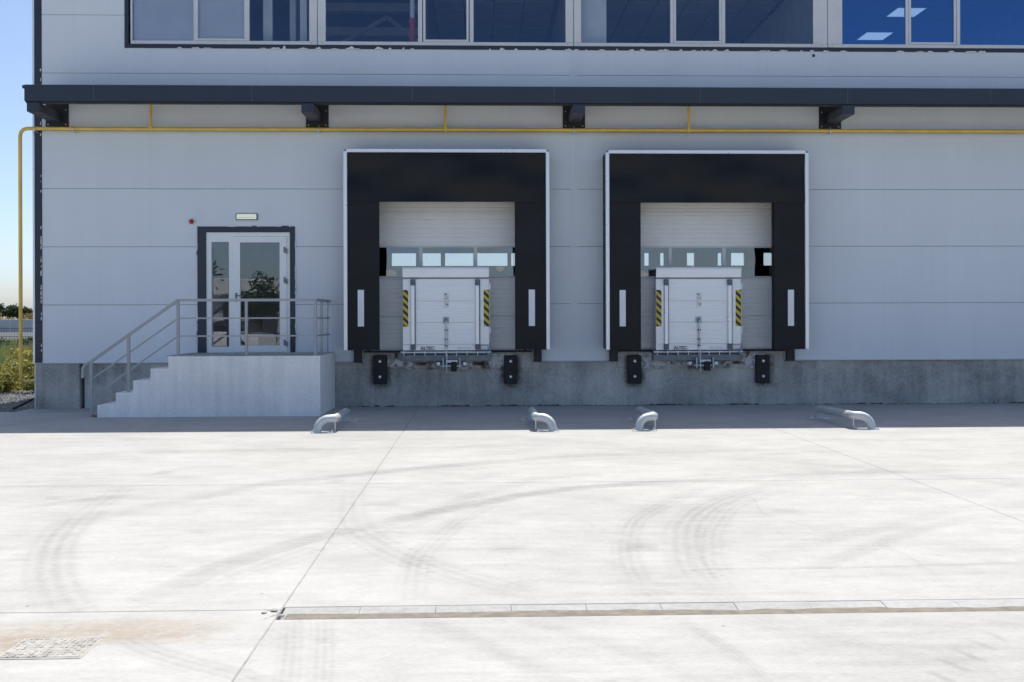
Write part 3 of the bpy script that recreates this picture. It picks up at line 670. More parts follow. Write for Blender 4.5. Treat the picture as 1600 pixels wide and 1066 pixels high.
# canopy
cp = empty('canopy', (0, 0, 5.0), 'long dark anthracite canopy along the facade on bracket beams', 'canopy')
X0 = -7.39; sm = [X0, -6.27, -3.72, -1.10, 1.23, 3.66, 6.13, 8.55, 11., 13.5, 16.]
for a, b in zip(sm, sm[1:]):
    MB().prismx([(-.93, .078), (-.93, .335), (-.915, .35), (-.86, .35), (-.86, .078)], a + .003, b - .003).build('fascia', 'anthracite', cp, fix=True)
    MB().box(b - .005, b + .005, -.934, -.93, .08, .338).build('fascia_seam', 'seam_dark', cp)
MB().box(X0, 16, -.86, .0, .26, .30).build('canopy_deck', 'anthracite', cp)
MB().box(X0 + .01, 16, -.90, -.80, .055, .077, .003).build('edge_channel', 'anthracite_dark', cp)
MB().box(X0 - .035, X0 - .002, -.93, -.86, .29, .34, .006).build('gutter_stub', 'anthracite', cp)
for x in (-7.25, -2.815, 1.645, 6.15, 10.6):
    br = MB().prismx([(-.925, -.09), (-.925, .054), (0, .054), (0, -.09 + .0)], x - .1, x + .1).build('bracket', 'anthracite', cp, fix=True)
    xp = x + (.0 if x > 0 else .015)
    MB().box(xp - .195, xp + .195, -.02, .001, -.18, .25, .004).build('wall_plate', 'anthracite_dark', br)
    for sx_ in (-.15, .15):
        for z in (-.13, .12): MB().dome((xp + sx_, -.02, z), .014, n=6, k=2, flat=.6).build('bolt', 'galvanised', br)

# gas pipe
gs = empty('gas_pipe', (-7.80, -.15, 0), 'yellow gas pipe running under the canopy and down past the corner', 'pipe')
pz = 4.775; pts = [(0, 1.2, -.1), (0, 1.2, .36), (0, 1.16, .43), (0, 1.05, .46), (0, .08, .46), (0, .02, .49), (0, 0, .56), (0, 0, pz - .12)] + [(.12 - .12 * math.cos(t), 0, pz - .12 + .12 * math.sin(t)) for t in (R(30), R(60), R(90))] + [(24, 0, pz)]
MB().tube(pts, .031, 12).build('pipe', 'yellow_paint', gs, smooth=50)
for x in (-5.6, -.585, 3.627):
    MB().tube([(x + 7.8, 0, pz), (x + 7.8, 0, 5.262)], .022, 10).tube([(x + 7.8, 0, pz - .04), (x + 7.8, 0, pz + .05)], .034, 10).build('hanger', 'yellow_paint', gs, smooth=50)
for x in (-7.55, -6.9, -2.75, 1.63, 6.1):
    MB().tube([(x + 7.8, .14, pz - .045), (x + 7.8, -.03, pz - .045), (x + 7.8, -.045, pz), (x + 7.8, -.02, pz + .05), (x + 7.8, 0, pz + .06)], .008, 6).build('clip', 'galvanised', gs)

# dock shelters
def make_shelter():
    t = empty('dock_shelter', (0, 0, 0), None, 'dock shelter', 'dock shelters on the facade')
    W = 1.735; f = .062; z0, z1 = .995, 4.385
    fr = MB().box(-W, -W + f, -.53, -.47, z0, z1 - .04, .006).build('frame_stile', 'alu_profile', t); MB().box(W - f, W, -.53, -.47, z0, z1 - .04, .006).build('frame_stile', 'alu_profile', t)
    MB().box(-W + .045, W - .045, -.53, -.47, z1 - f, z1, .006).build('frame_head', 'alu_profile', t)
    for s in (-1, 1): MB().prismy([(s*(W - .046), z1 - .001), (s*(W - .046), z1 - f), (s*(W - .003), z1 - f), (s*(W - .003), z1 - .042)], -.527, -.475).build('frame_corner', 'cap_grey', t, fix=True)
    for s in (-1, 1): MB().box(s*(W - .012), s*(W - .03), -.47, -.002, z0 + .02, z1 - .03).build('side_fabric', 'curtain_black', t)
    MB().box(-W + .03, W - .03, -.47, -.002, z1 - .05, z1 - .025).build('roof_fabric', 'curtain_black', t)
    def sheet(x0, x1, za, zb, y, amp, sd):
        nx, nz = 16, 16; mb = MB()
        for lay in (0, .006):
            for i in range(nx + 1):
                for k in range(nz + 1):
                    x = x0 + (x1 - x0) * i / nx; z = za + (zb - za) * k / nz
                    d = amp * math.sin(math.pi * k / nz) * (noise.noise((x * 1.3 + sd, z * 1.9, sd)) + .5 * math.sin(x * 1.9 + z * 2.3 + sd))
                    mb.v.append((x, y + d + lay, z))
        n = (nx + 1) * (nz + 1)
        for i in range(nx):
            for k in range(nz):
                a = i * (nz + 1) + k; mb.f.append((a, a + nz + 1, a + nz + 2, a + 1)); mb.f.append((n + a, n + a + 1, n + a + nz + 2, n + a + nz + 1))
        return mb
    sheet(-W + f, W - f, 3.49, 4.325, -.515, .06, 1.).build('head_curtain', 'curtain_black', t, smooth=True)
    for s, a, b in ((-1, -W + f, -1.137), (1, 1.145, W - f)):
        cu = sheet(a, b, z0, 3.6, -.488, .012, 4. + s).build('side_curtain', 'curtain_black', t, smooth=True)
        xs = -1.45 if s < 0 else 1.43
        MB().box(xs - .052, xs + .052, -.502, -.499, 1.395, 2.01).build('guide_stripe', 'stripe_white', cu)
        xl = s * 1.55; MB().box(xl - .07, xl + .07, -.10, -.002, .785, 1.0, .005).build('foot_bracket', 'anthracite_dark', t)
        MB().box(s * (W - .03), s * 1.50, -.12, -.004, 1.0, 4.3).build('back_frame', 'curtain_black', t)
    return t
s1 = make_shelter(); s2 = copy_tree(s1)
place(s1, (DOCKS[0], 0, 0), 'black dock shelter with aluminium frame, the one nearer the glazed door'); place(s2, (DOCKS[1], 0, -.012), 'black dock shelter with aluminium frame, the one farther from the glazed door')

# sectional dock doors
def make_dockdoor():
    t = empty('sectional_door', (0, 0, 0), None, 'dock door', 'sectional dock doors')
    def section(za, zb, pitch=.08):
        p = []; z = za
        while z < zb - 1e-4:
            ze = min(z + pitch, zb); p += [(.12, z), (.118, ze - .026), (.133, ze - .020), (.133, ze - .005)]; z = ze
        p += [(.12, zb), (.16, zb), (.16, za)]
        return MB().prismx(p[::-1], -1.43, 1.43).build('door_panel', 'door_section', t, fix=True)
    section(.965, 1.566); section(1.572, 2.236); section(2.80, 3.40); section(3.405, 4.0)
    x = (-1.43, -.4775, .4775, 1.43)
    MB().box(-1.43, 1.43, .118, .162, 2.24, 2.268, .003).build('glazing_rail', 'white_frame', t); MB().box(-1.43, 1.43, .118, .162, 2.768, 2.798, .003).build('glazing_rail', 'white_frame', t)
    for a in x: MB().box(a - .03, a + .03, .119, .161, 2.269, 2.767, .003).build('glazing_post', 'white_frame', t)
    for a, b in zip(x, x[1:]): MB().box(a + .02, b - .02, .135, .140, 2.26, 2.775).build('pane', 'glass_dock', t)
    MB().box(-1.40, -1.36, .0, .118, .94, 3.75).box(1.32, 1.36, .0, .118, .94, 3.75).build('door_jamb', 'anthracite_dark', t)
    return t
d1 = make_dockdoor(); d2 = copy_tree(d1)
place(d1, (DOCKS[0] - .0, 0, 0), 'pale ribbed sectional door with window band inside the dock shelter nearer the entrance'); place(d2, (DOCKS[1] - .045, 0, -.012), 'pale ribbed sectional door with window band inside the dock shelter farther from the entrance')

# upright dock levellers
def text_mesh(body, size, name, mat, parent, loc):
    cu = bpy.data.curves.new(name, 'FONT'); cu.body = body; cu.size = size; cu.extrude = .0006; cu.offset = .0016
    to = bpy.data.objects.new('tmp', cu); col.objects.link(to); dg = bpy.context.evaluated_depsgraph_get(); me = bpy.data.meshes.new_from_object(to.evaluated_get(dg)); bpy.data.objects.remove(to)
    me.materials.clear(); me.materials.append(M[mat]); o = bpy.data.objects.new(name, me); col.objects.link(o); o.parent = parent; o.location = loc; o.rotation_euler = (R(90), 0, 0); return o
def make_leveller():
    t = empty('dock_leveller', (0, 0, 0), None, 'dock leveller', 'upright dock levellers')
    for za, zb in ((.985, 1.087), (1.091, 1.462), (1.466, 1.828), (1.832, 2.214)):
        p = []; z = za
        while z < zb - 1e-4:
            ze = min(z + .0465, zb); p += [(-.22, z), (-.22, ze - .008), (-.2165, ze - .006), (-.2165, ze - .002)]; z = ze
        p += [(-.22, zb), (-.15, zb), (-.15, za)]
        MB().prismx(p[::-1], -.736, .736).build('plank', 'aluminium', t, fix=True)
    MB().box(-.736, -.70, -.15, -.06, .985, 2.2).box(.70, .736, -.15, -.06, .985, 2.2).build('side_frame', 'galvanised', t)
    lip = MB().prismx([(-.225, 2.222), (-.255, 2.238), (-.265, 2.385), (-.25, 2.41), (-.235, 2.41), (-.215, 2.24)], -.738, .738).build('lip', 'aluminium', t, fix=True)
    MB().box(-.738, .738, -.272, -.262, 2.365, 2.375).build('lip_rib', 'aluminium', lip)
    MB().box(-.735, .735, -.232, -.216, 2.211, 2.226).build('lip_hinge', 'cap_grey', lip)
    for xa in (-.564, .54):
        b_ = MB().box(xa - .034, xa + .034, -.27, -.221, 1.085, 2.10, .008).build('support_bar', 'alu_profile', t)
        MB().box(xa - .040, xa + .040, -.278, -.221, 2.10, 2.198, .006).build('bar_cap', 'cap_grey', b_); MB().box(xa - .040, xa + .040, -.278, -.221, .992, 1.085, .006).build('bar_cap', 'cap_grey', b_)
        MB().box(xa + .036, xa + .046, -.25, -.221, 1.0, 2.19).build('bar_seam', 'cap_grey', b_)
    for xa in (-.688, .693): MB().box(xa - .045, xa + .045, -.2235, -.2205, 1.39, 2.02).build('hazard_sticker', 'hazard', t)
    st = MB().box(-.035, .055, -.2232, -.2206, 1.72, 1.975).build('pictogram_sticker', 'sticker_white', t)
    mb = MB()
    for x, z, a, b in ((-.012, 1.945, .016, .007), (.004, 1.935, .01, .006), (-.012, 1.875, .007, .007), (.025, 1.875, .008, .008), (.02, 1.775, .015, .006), (.03, 1.765, .007, .008), (0, 1.81, .012, .002), (.01, 1.91, .02, .0015)): mb.box(x - a, x + a, -.2242, -.2231, z - b, z + b)
    mb.build('pictogram', 'ink', st)
    lp = MB().box(-.05, .05, -.235, -.2205, 1.445, 1.555, .005).build('latch_plate', 'steel_blue', t)
    MB().dome((0, -.235, 1.50), .028, n=10, k=3, flat=.8).box(-.02, .02, -.262, -.25, 1.47, 1.53, .004).build('latch_knob', 'cap_grey', lp, smooth=40)
    MB().box(-.028, -.006, -.232, -.2205, 1.0, 1.44, .003).box(.012, .024, -.238, -.2205, 1.05, 1.40, .002).build('latch_guide', 'galvanised', t)
    MB().tube([(.006, -.262, 1.50), (.012, -.268, 1.2), (.018, -.285, .95), (.016, -.30, .72), (.015, -.30, .68)], .0085, 8).build('lifting_rod', 'galvanised', t, smooth=50)
    for z in (1.33, 1.17, 1.06): MB().tube([(-.018, -.25, z), (.035, -.25, z)], .016, 8).build('rod_clip', 'cap_grey', t)
    lb = MB().box(-.445, -.175, -.2235, -.2206, .988, 1.056).build('maker_plate', 'sticker_white', t)
    text_mesh('ALTEC', .074, 'maker_lettering', 'ink', lb, (-.43, -.2238, .996))
    MB().box(.19, .425, -.2235, -.2206, 1.0, 1.046).build('white_sticker', 'stripe_white', t)
    dl = MB().box(.585, .725, -.225, -.2206, .99, 1.075).build('data_plate', 'cap_grey', t); MB().box(.595, .715, -.2265, -.2245, 1.0, 1.065).build('data_plate_face', 'sticker_white', dl)
    for x in (.01,): pass
    hg = MB().tube([(-.775, -.215, .948), (.775, -.215, .948)], .022, 10).build('hinge_tube', 'galvanised', t, smooth=40)
    for k in range(9): MB().box(-.72 + k * .18 - .007, -.72 + k * .18 + .007, -.242, -.12, .895, .972, .002).build('knuckle', 'galvanised', hg)
    MB().box(-.775, .775, -.19, -.11, .80, .905, .004).build('hinge_flange', 'dull_zinc', t)
    MB().box(-.775, .775, -.11, -.0165, .80, .985, .004).build('mounting_beam', 'dull_zinc', t)
    mc = MB().box(-.06, -.035, -.30, -.11, .67, .86, .004).build('pivot_bracket', 'steel_blue', t); MB().box(.225, .25, -.30, -.11, .67, .86, .004).build('pivot_bracket', 'steel_blue', t)
    MB().tube([(-.09, -.25, .715), (.27, -.25, .715)], .02, 10).build('pivot_pin', 'galvanised', mc, smooth=40); MB().box(.0, .2, -.29, -.2, .775, .815, .004).build('pivot_bar', 'sticker_white', mc)
    MB().box(.085, .185, -.315, -.2, .625, .79, .012).build('rubber_block', 'rubber', mc)
    MB().tube([(.015, -.30, .69), (.015, -.30, .60)], .007, 8).build('rod_tip', 'galvanised', mc)
    for s in (-.13, .32): MB().box(s - .05, s + .05, -.16, -.105, .70, .80, .03).build('bracket_wing', 'galvanised', mc)
    pl = MB().tube([(.752, -.20, .955), (.752, -.20, 2.13)], .008, 8).build('handle_pole', 'galvanised', t, smooth=50)
    for z in (2.08, 1.32): MB().box(.738, .772, -.222, -.18, z - .055, z + .055, .006).build('pole_clip', 'stripe_white', pl)
    MB().tube([(.752, -.20, 1.1), (.745, -.24, 1.02), (.70, -.27, .95), (.72, -.275, .915), (.79, -.27, .905), (.80, -.25, .93)], .011, 8).build('pole_hook', 'steel_blue', pl, smooth=50)
    return t
l1 = make_leveller(); l2 = copy_tree(l1)
place(l1, (-.584, 0, -.004), 'upright aluminium dock leveller with hazard stripes, in the dock nearer the glazed door'); place(l2, (3.772, 0, -.012), 'upright aluminium dock leveller with hazard stripes, in the dock farther from the glazed door')

# bumpers
def make_bumper():
    t = empty('dock_bumper', (0, 0, 0), None, 'bumper', 'rubber dock bumpers')
    MB().box(-.116, .116, -.13, -.004, -.245, .245, .01).build('rubber_body', 'rubber', t)
    for z in (.145, -.12):
        b_ = MB().tube([(0, -.128, z), (0, -.134, z)], .030, 14).build('washer', 'dull_zinc', t); MB().tube([(0, -.134, z), (0, -.15, z)], .018, 6).build('bolt', 'alu_profile', b_)
    return t
b0 = make_bumper()
BP = [(-1.722, 'left bumper of the dock nearer the door, left of its leveller'), (.527, 'right bumper of the dock nearer the door, right of its leveller'), (2.678, 'left bumper of the dock farther from the door, left of its leveller'), (4.922, 'right bumper of the dock farther from the door, right of its leveller')]
for i, (x, lb) in enumerate(BP): place(b0 if i == 0 else copy_tree(b0), (x, -.008, .645 - .006 * i), 'black rubber ' + lb)

# wheel guides
def make_guide(xb, xf, s, label):
    r = .055; zc0, zc1 = .150, .185; yb, yf = -2.5, -3.95
    t = empty('wheel_guide', (xb, yb, 0), label, 'wheel guide', 'steel wheel guides in front of the docks')
    o = Vector((xb, yb, 0)); dx = xf - xb
    pts = [(0, 0, .0), (0, 0, zc0 - .06), (0, -.008, zc0 - .025), (0, -.03, zc0 - .006), (dx * .03, -.06, zc0), (dx * .9, yf - yb + .06, zc1), (dx + s * .004, yf - yb + .02, zc1), (dx + s * .02, yf - yb - .012, zc1 + .001), (dx + s * .055, yf - yb - .03, zc1)]
    ex = dx + s * .08; ey = yf - yb - .035; q = .145
    pts += [(ex + s * q * math.sin(R(a)), ey - .0006 * a, zc1 - q * (1 - math.cos(R(a)))) for a in (10, 25, 40, 55, 70, 85)] + [(ex + s * (q + .004), ey - .06, .0)]
    MB().tube(pts, r, 16).build('tube', 'guide_zinc', t, smooth=60)
    def plate(x, y):
        p_ = MB().box(x - .155, x + .155, y - .075, y + .075, .0, .010, .003).build('base_plate', 'galvanised', t)
        for i in (-1, 1):
            for j in (-1, 1): MB().tube([(x + i * .13, y + j * .05, .009), (x + i * .13, y + j * .05, .036)], .008, 6).tube([(x + i * .13, y + j * .05, .010), (x + i * .13, y + j * .05, .02)], .016, 6).build('anchor_bolt', 'galvanised', p_)
    plate(0, 0); plate(ex + s * .08, ey - .055)
    MB().box(dx - .006, dx + .006, yf - yb - .03, yf - yb + .005, .0, zc1 - .04).build('strut', 'galvanised', t)
simple('guide_zinc', (.50, .53, .54), .5, metal=.35, var=.12, scale3=(10, 10, 10))
make_guide(-1.985, -1.95, -1, 'curved galvanised wheel guide closest to the concrete landing')
make_guide(.77, .75, 1, 'curved galvanised wheel guide on the right side of the dock nearer the door')
make_guide(2.385, 2.37, -1, 'curved galvanised wheel guide on the left side of the dock farther from the door')
make_guide(5.10, 5.09, 1, 'curved galvanised wheel guide farthest from the concrete landing')

# landing with stairs
sx_ = [-5.965, -5.68, -5.412, -5.145, -4.868, -2.508]; sz = [.192, .383, .572, .757, .946]
prof = [(sx_[0], -.02)]
for i in range(5): prof += [(sx_[i], sz[i]), (sx_[i + 1], sz[i])]
prof += [(sx_[-1], -.02)]
ld = empty('entrance_landing', (-4.2, -.9, 0), 'pale concrete landing with five steps in front of the glazed door', 'landing')
mb = MB()
# rounded concrete edges: jitter the profile slightly along Y
import bmesh
bm = bmesh.new(); vs_ = [bm.verts.new((x + 4.2, -1.655 + .9, z)) for x, z in prof]; fc = bm.faces.new(vs_)
ex_ = bmesh.ops.extrude_face_region(bm, geom=[fc]); ve = [v for v in ex_['geom'] if isinstance(v, bmesh.types.BMVert)]
bmesh.ops.translate(bm, verts=ve, vec=(0, 1.635, 0))
bmesh.ops.recalc_face_normals(bm, faces=bm.faces)
bmesh.ops.bevel(bm, geom=[e for e in bm.edges], offset=.009, segments=2, affect='EDGES', profile=.6)
me = bpy.data.meshes.new('landing_body'); bm.to_mesh(me); bm.free(); me.materials.append(M['landing_concrete'])
o = bpy.data.objects.new('landing_body', me); col.objects.link(o); o.parent = ld
MB().box(-.72, 1.69, -.73, .715, .9445, .955, .003).build('landing_tile_bed', 'plinth_concrete', ld)

# handrail
hr = empty('handrail', (-4.2, -1.56, 0), 'grey painted steel handrail along the landing and steps', 'handrail')
def P3(x, z, y=0.): return (x + 4.2, y, z)
yr = 0.; tw = .042
def zs(x): # height of stair line
    return None
top = 1.825
PX = [(-4.742, .955, top), (-3.675, .955, top), (-2.595, .955, top)]
for x, a, b in PX: MB().bar(P3(x, a), P3(x, b - .021), tw).build('post', 'rail_paint', hr)
sl_ = (1.825 - .87) / (-4.742 + 6.09)
for x, a in ((-6.09, .0), (-5.51, .383)): MB().bar(P3(x, a), P3(x, top + (x + 4.742) * sl_ - .02), tw).build('post', 'rail_paint', hr)
for y_ in (.62, 1.30): MB().bar(P3(-2.595, .955, y_), P3(-2.595, top - .02, y_), tw if y_ < 1 else .02).build('post', 'rail_paint', hr)
MB().bar(P3(-4.75, top), P3(-2.574, top), .04, .042).build('top_rail', 'rail_paint', hr)
MB().bar(P3(-2.595, top + .001, .02), P3(-2.595, top + .001, 1.50), .04, .042).build('top_rail', 'rail_paint', hr)
xe = -6.09
MB().bar(P3(-4.742, top), P3(xe, top + (xe + 4.742) * sl_), .04, .042).build('sloping_rail', 'rail_paint', hr)
ze = top + (xe + 4.742) * sl_
MB().tube([P3(xe + .01, ze), P3(xe - .06, ze - .035), P3(xe - .105, ze - .065), P3(xe - .128, ze - .11), P3(xe - .132, ze - .26)], .024, 8).build('rail_end', 'rail_paint', hr, smooth=50)
for dz in (.285, .565):
    MB().bar(P3(-4.742, top - dz), P3(-2.595, top - dz), .022, .024).build('mid_rail', 'rail_paint', hr)
    MB().bar(P3(-2.595, top - dz, 0), P3(-2.595, top - dz, 1.48), .022, .024).build('mid_rail', 'rail_paint', hr)
    MB().bar(P3(-4.742, top - dz), P3(xe, ze - dz), .022, .024).build('mid_rail', 'rail_paint', hr)
tag(MB().box(-6.06, -5.985, -1.62, -1.52, 0, .035, .006).build('wood_offcut', 'wood'), 'small brown wooden offcut at the foot of the handrail', 'wood block')
tag(MB().bar((-7.84, -.35, .03), (-7.64, -.05, .17), .035).build('drain_spout', 'anthracite_dark'), 'short dark pipe stub leaning at the building corner on the gravel', 'pipe')

# ------------------------------------------------------------------ verge, plants and far background on the left
def scatter_stones(n, seed):
    rr = random.Random(seed); mb = MB()
    for _ in range(n):
        x = rr.uniform(-14, -7.68); y = rr.uniform(-.55, 5.5); r_ = rr.uniform(.018, .05); k = len(mb.v); a = rr.uniform(0, 6.28)
        for i in range(5):
            q = r_ * rr.uniform(.7, 1.2); mb.v.append((x + math.cos(a + i * 1.257) * q, y + math.sin(a + i * 1.257) * q, -.085))
        mb.v.append((x + rr.uniform(-.3, .3) * r_, y + rr.uniform(-.3, .3) * r_, -.085 + r_ * rr.uniform(.8, 1.3)))
        for i in range(5): mb.f.append((k + i, k + (i + 1) % 5, k + 5))
    return mb
mb = scatter_stones(9000, 2); mb.quad((-26, -.6, -.09), (-7.62, -.6, -.09), (-7.62, 5.5, -.09), (-26, 5.5, -.09))
tag(mb.build('gravel', 'gravel_stone'), 'grey gravel strip at the corner of the building', 'gravel', kind='stuff')
import numpy as np
rng = np.random.default_rng(3)
def blades(n, x0, x1, y0, y1, h0, h1, wd):
    x = rng.uniform(x0, x1, n); y = y0 + (y1 - y0) * rng.random(n) ** 1.3; h = rng.uniform(h0, h1, n); a = rng.uniform(0, 6.28, n); le = rng.uniform(-.25, .25, (n, 2)) * h[:, None]
    dx, dy = np.cos(a) * wd, np.sin(a) * wd; z = np.full(n, -.15)
    V = np.stack([np.stack([x - dx, y - dy, z], 1), np.stack([x + dx, y + dy, z], 1), np.stack([x + le[:, 0], y + le[:, 1], z + h], 1)], 1).reshape(-1, 3)
    return V, np.arange(3 * n).reshape(n, 3)
V, F = blades(70000, -34, -8.3, 6, 46, .3, .75, .03)
mb = MB(); mb.v = V.tolist(); mb.f = F.tolist(); tag(mb.build('grass', 'grass_blades'), 'tall yellow-green grass on the verge behind the shrubs', 'grass', kind='stuff')
def leaf_cloud(c, rx, ry, rz, n, size, seed, flat_bottom=False, lobes=7):
    rr = random.Random(seed); mb = MB(); L = [(rr.uniform(-.55, .55), rr.uniform(-.55, .55), rr.uniform(-.4, .55), rr.uniform(.35, .62)) for _ in range(lobes)]
    for _ in range(n):
        lx, ly, lz, lr = rr.choice(L); v = Vector((rr.gauss(0, 1), rr.gauss(0, 1), rr.gauss(0, 1))).normalized() * lr * rr.random() ** .35
        p = Vector((c[0] + (lx + v.x) * rx, c[1] + (ly + v.y) * ry, c[2] + (lz + v.z) * rz))
        d1 = Vector((rr.gauss(0, 1), rr.gauss(0, 1), rr.gauss(0, .6))).normalized(); d2 = d1.cross(Vector((rr.gauss(0, 1), rr.gauss(0, 1), rr.gauss(0, 1)))).normalized(); s = size * rr.uniform(.6, 1.3)
        mb.quad(p - d1 * s, p - d2 * s * .45, p + d1 * s, p + d2 * s * .45)
    return mb
def shrub(x, y, rx, rz, label, mat='shrub_leaf', n=1400, size=.05, z=-.12, name='shrub', cat='shrub', grp='low shrubs on the verge'):
    t = empty(name, (x, y, z), label, cat, grp); leaf_cloud((0, 0, rz), rx, rx, rz, n, size, int(abs(x * 31 + y * 7))).build('foliage', mat, t)
    mb = MB()
    for k in range(5): a = k * 1.3; mb.tube([(0, 0, 0), (math.cos(a) * rx * .3, math.sin(a) * rx * .3, rz * .8), (math.cos(a) * rx * .6, math.sin(a) * rx * .6, rz * 1.4)], .012, 5, radii=[.018, .012, .005])
    mb.build('stem', 'bark', t); return t
shrub(-10.4, 5.0, .66, .40, 'low yellow-green shrub at the left edge of the photo on the gravel')
shrub(-9.55, 4.9, .62, .44, 'low yellow-green shrub behind the gas pipe by the gravel')
shrub(-8.7, 5.1, .6, .42, 'low yellow-green shrub against the building corner')
shrub(-11.4, 5.4, .65, .36, 'low shrub just beyond the left edge of the photo'); shrub(-10.5, 6.1, .66, .55, 'taller yellow-green shrub behind the front shrub at the left edge'); shrub(-9.6, 6.3, .66, .52, 'yellow-green shrub in the second row beside the gas pipe')
def weed(x, y, h, label):
    t = empty('dry_weed', (x, y, -.15), label, 'weed', 'dry weeds on the verge'); mb = MB(); rr = random.Random(int(x * -50)); lf = MB()
    for k in range(30):
        a = rr.uniform(0, 6.28); b = rr.uniform(.1, .45) * h; hh = h * rr.uniform(.6, 1); p1 = (math.cos(a) * b * .4, math.sin(a) * b * .4, hh * .55); p2 = (math.cos(a) * b, math.sin(a) * b, hh)
        mb.tube([(0, 0, 0), p1, p2], .008, 4, radii=[.011, .008, .004])
        for j in range(7):
            f = rr.uniform(.4, 1); p = Vector(p1).lerp(Vector(p2), f); d = Vector((rr.gauss(0, 1), rr.gauss(0, 1), rr.gauss(0, 1))).normalized() * .05; e = d.cross(Vector((0, .3, 1))).normalized() * .02; lf.quad(p - d, p - e, p + d, p + e)
    mb.build('stalk', 'dry_stalk', t); lf.build('dry_leaf', 'autumn_leaf', t)
weed(-12.4, 11.0, 1.15, 'tall dry brown weed beside the gas pipe'); weed(-11.9, 11.6, 1.2, 'tall dry brown weed close to the building edge'); weed(-13.3, 12.5, .9, 'shorter dry weed at the left edge of the photo')
for i, (x, y, lb) in enumerate(((-25.2, 33.2, 'dark green hedge bush behind the fence, leftmost of three'), (-23.6, 32.6, 'dark green hedge bush behind the fence, middle of three'), (-22.0, 33.4, 'dark green hedge bush behind the fence, nearest the building'))): shrub(x, y, 1.15, .44, lb, 'tree_leaf', 1100, .09, -.16, 'hedge_bush', 'bush', 'hedge behind the fence')
fn = empty('mesh_fence', (-22, 30, -.16), 'dark wire mesh fence standing in the grass beyond the verge', 'fence')
for k in range(13): MB().box(-18 + k * 2.5 - .03, -18 + k * 2.5 + .03, -.03, .03, 0, 1.36).build('post', 'fence_wire', fn)
for z in (.2, .55, .92, 1.30): MB().box(-18, 12, -.012, .012, z - .012, z + .012).build('rail', 'fence_wire', fn)
mb = MB()
for k in range(250): x = -18 + k * .12; mb.box(x - .006, x + .006, -.015, -.009, .02, 1.34)
tag(mb.build('mesh_wire', 'fence_wire', fn), None, kind='stuff')
lot = MB().quad((-260, 62, -.13), (-8, 62, -.13), (-8, 210, -.13), (-260, 210, -.13)).build('far_lot', 'pale_lot'); tag(lot, None, kind='structure')
fw_ = empty('concrete_wall', (-65, 126, -.16), 'low pale grey concrete wall far beyond the mesh fence', 'wall')
for k in range(20): MB().box(-30 + k * 3.0 + .03, -30 + k * 3.0 + 2.97, 0, .15, 0, 1.75, .02).build('wall_slab', 'shed_grey', fw_)
for i in range(8): shrub(-76 + i * 3.1 + (i % 3) * .5, 128.5 + (i % 2), 1.9, 1.15 + .25 * (i % 3), 'yellowing shrub in the far row behind the low wall', 'autumn_leaf', 700, .16, -.16, 'autumn_shrub', 'shrub', 'far yellowing shrubs')
def tree(x, y, h, label, n=1500, size=.45, grp=None, mat='tree_leaf', th=.28):
    t = empty('tree', (x, y, -.16), label, 'tree', grp); leaf_cloud((0, 0, h * .62), h * .42, h * .42, h * .40, n, size, int(abs(x * 3 + y)), lobes=12).build('crown', mat, t)
    mb = MB().tube([(0, 0, 0), (.1, 0, h * .3), (0, .1, h * .6)], .2, 8, radii=[h * .025, h * .018, h * .008])
    for k in range(5): a = k * 1.26; mb.tube([(0, 0, h * th), (math.cos(a) * h * .15, math.sin(a) * h * .15, h * .5), (math.cos(a) * h * .28, math.sin(a) * h * .28, h * .68)], .1, 5, radii=[h * .012, h * .008, h * .003])
    mb.build('trunk', 'bark', t); return t
for i in range(14):
    tree(-258 + i * 3.8, 505 + (i * 37 % 17), 7.6 + (i * 29 % 11) * .25, 'dark green tree in the distant tree line on the horizon', 900, .6, 'distant tree line')

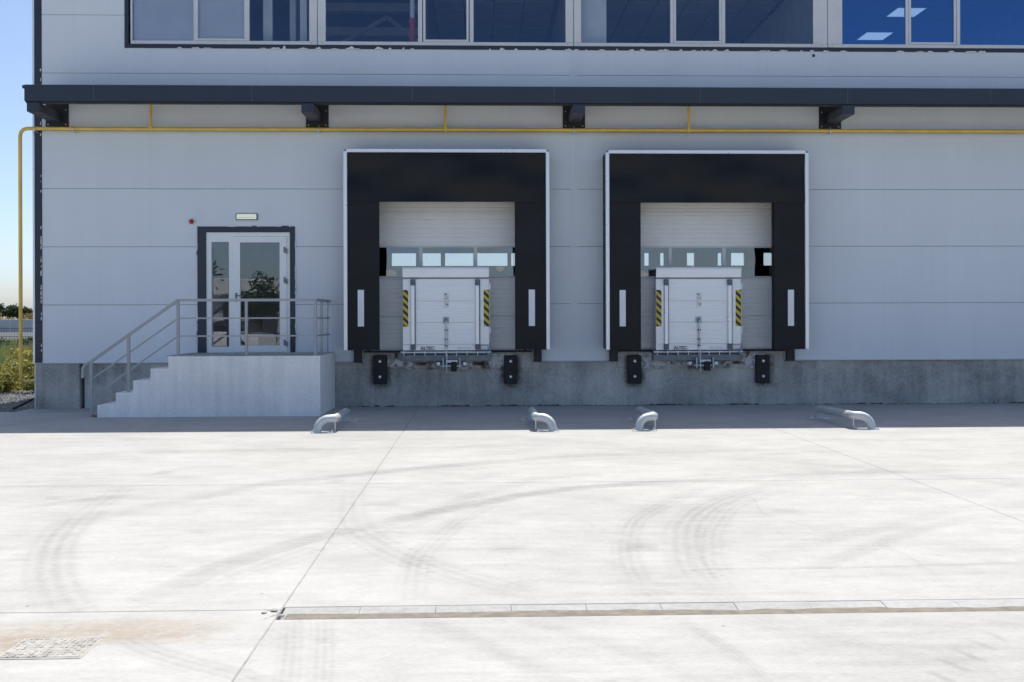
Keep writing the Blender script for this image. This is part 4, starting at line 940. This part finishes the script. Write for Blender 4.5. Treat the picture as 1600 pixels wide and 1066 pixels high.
# ------------------------------------------------------------------ what stands behind the camera and shows in the glass
sh = empty('opposite_shed', (-12, -50, 0), 'long low pale shed across the yard, mirrored in the glazed door', 'building')
MB().box(-26, 34, -8, 0, 0, 3.2).build('shed_wall', 'shed_wall', sh); MB().box(-26.4, 34.4, -8.3, .5, 3.2, 4.15, .03).build('shed_fascia', 'shed_fascia', sh)
for k in range(9): MB().box(-24 + k * 6.4, -20.6 + k * 6.4, .0, .06, .05, 2.7).build('shed_door', 'interior_dark', sh)
tree(-13.2, -44, 4.6, 'young tree in front of the opposite shed, mirrored in the door pane', 1600, .14); tree(-16.9, -40, 6.0, 'bushy tree left of the opposite shed, mirrored in the side pane', 2400, .16)
car = empty('parked_car', (-11.2, -27, 0), 'white parked car mirrored in the lower side pane of the door', 'car', rz=.3)
def loft(sections):  # sections: (x, [(y,z)...]) closed loops
    mb = MB(); n = len(sections[0][1])
    for x, lp in sections: mb.v += [(x, y, z) for y, z in lp]
    for i in range(len(sections) - 1):
        for k in range(n): mb.f.append((i*n+k, i*n+(k+1) % n, (i+1)*n+(k+1) % n, (i+1)*n+k))
    mb.f.append(tuple(range(n))); mb.f.append(tuple(range((len(sections)-1)*n, len(sections)*n))); return mb
def ring(wd, z0, z1, wt): return [(-wd, z0), (-wd - .04, (z0+z1)*.5), (-wt, z1), (0, z1 + .03), (wt, z1), (wd + .04, (z0+z1)*.5), (wd, z0)]
loft([(-2.15, ring(.7, .35, .72, .62)), (-1.9, ring(.82, .25, .86, .74)), (-1.0, ring(.86, .22, .92, .78)), (.9, ring(.86, .22, .95, .78)), (1.9, ring(.84, .25, .98, .74)), (2.15, ring(.74, .35, .9, .66))]).build('body', 'car_white', car, smooth=50, fix=True)
loft([(-.75, ring(.76, .93, .96, .70)), (-.1, ring(.77, .93, 1.40, .58)), (1.0, ring(.77, .93, 1.45, .58)), (1.75, ring(.74, .95, 1.02, .66))]).build('cabin_glass', 'ink', car, smooth=50, fix=True)
MB().box(-.05, 1.05, -.56, .56, 1.43, 1.50, .03).build('roof', 'car_white', car)
for x in (-1.35, 1.35):
    for s in (-1, 1):
        wl = MB().tube([(x, s * .70, .32), (x, s * .89, .32)], .32, 18).build('wheel', 'tyre_rubber', car, smooth=40); MB().tube([(x, s * .885, .32), (x, s * .90, .32)], .2, 14).build('rim', 'galvanised', wl)
for s in (-1, 1): MB().box(-2.17, -2.0, s * .45, s * .68, .62, .74, .02).build('headlight', 'stripe_white', car)
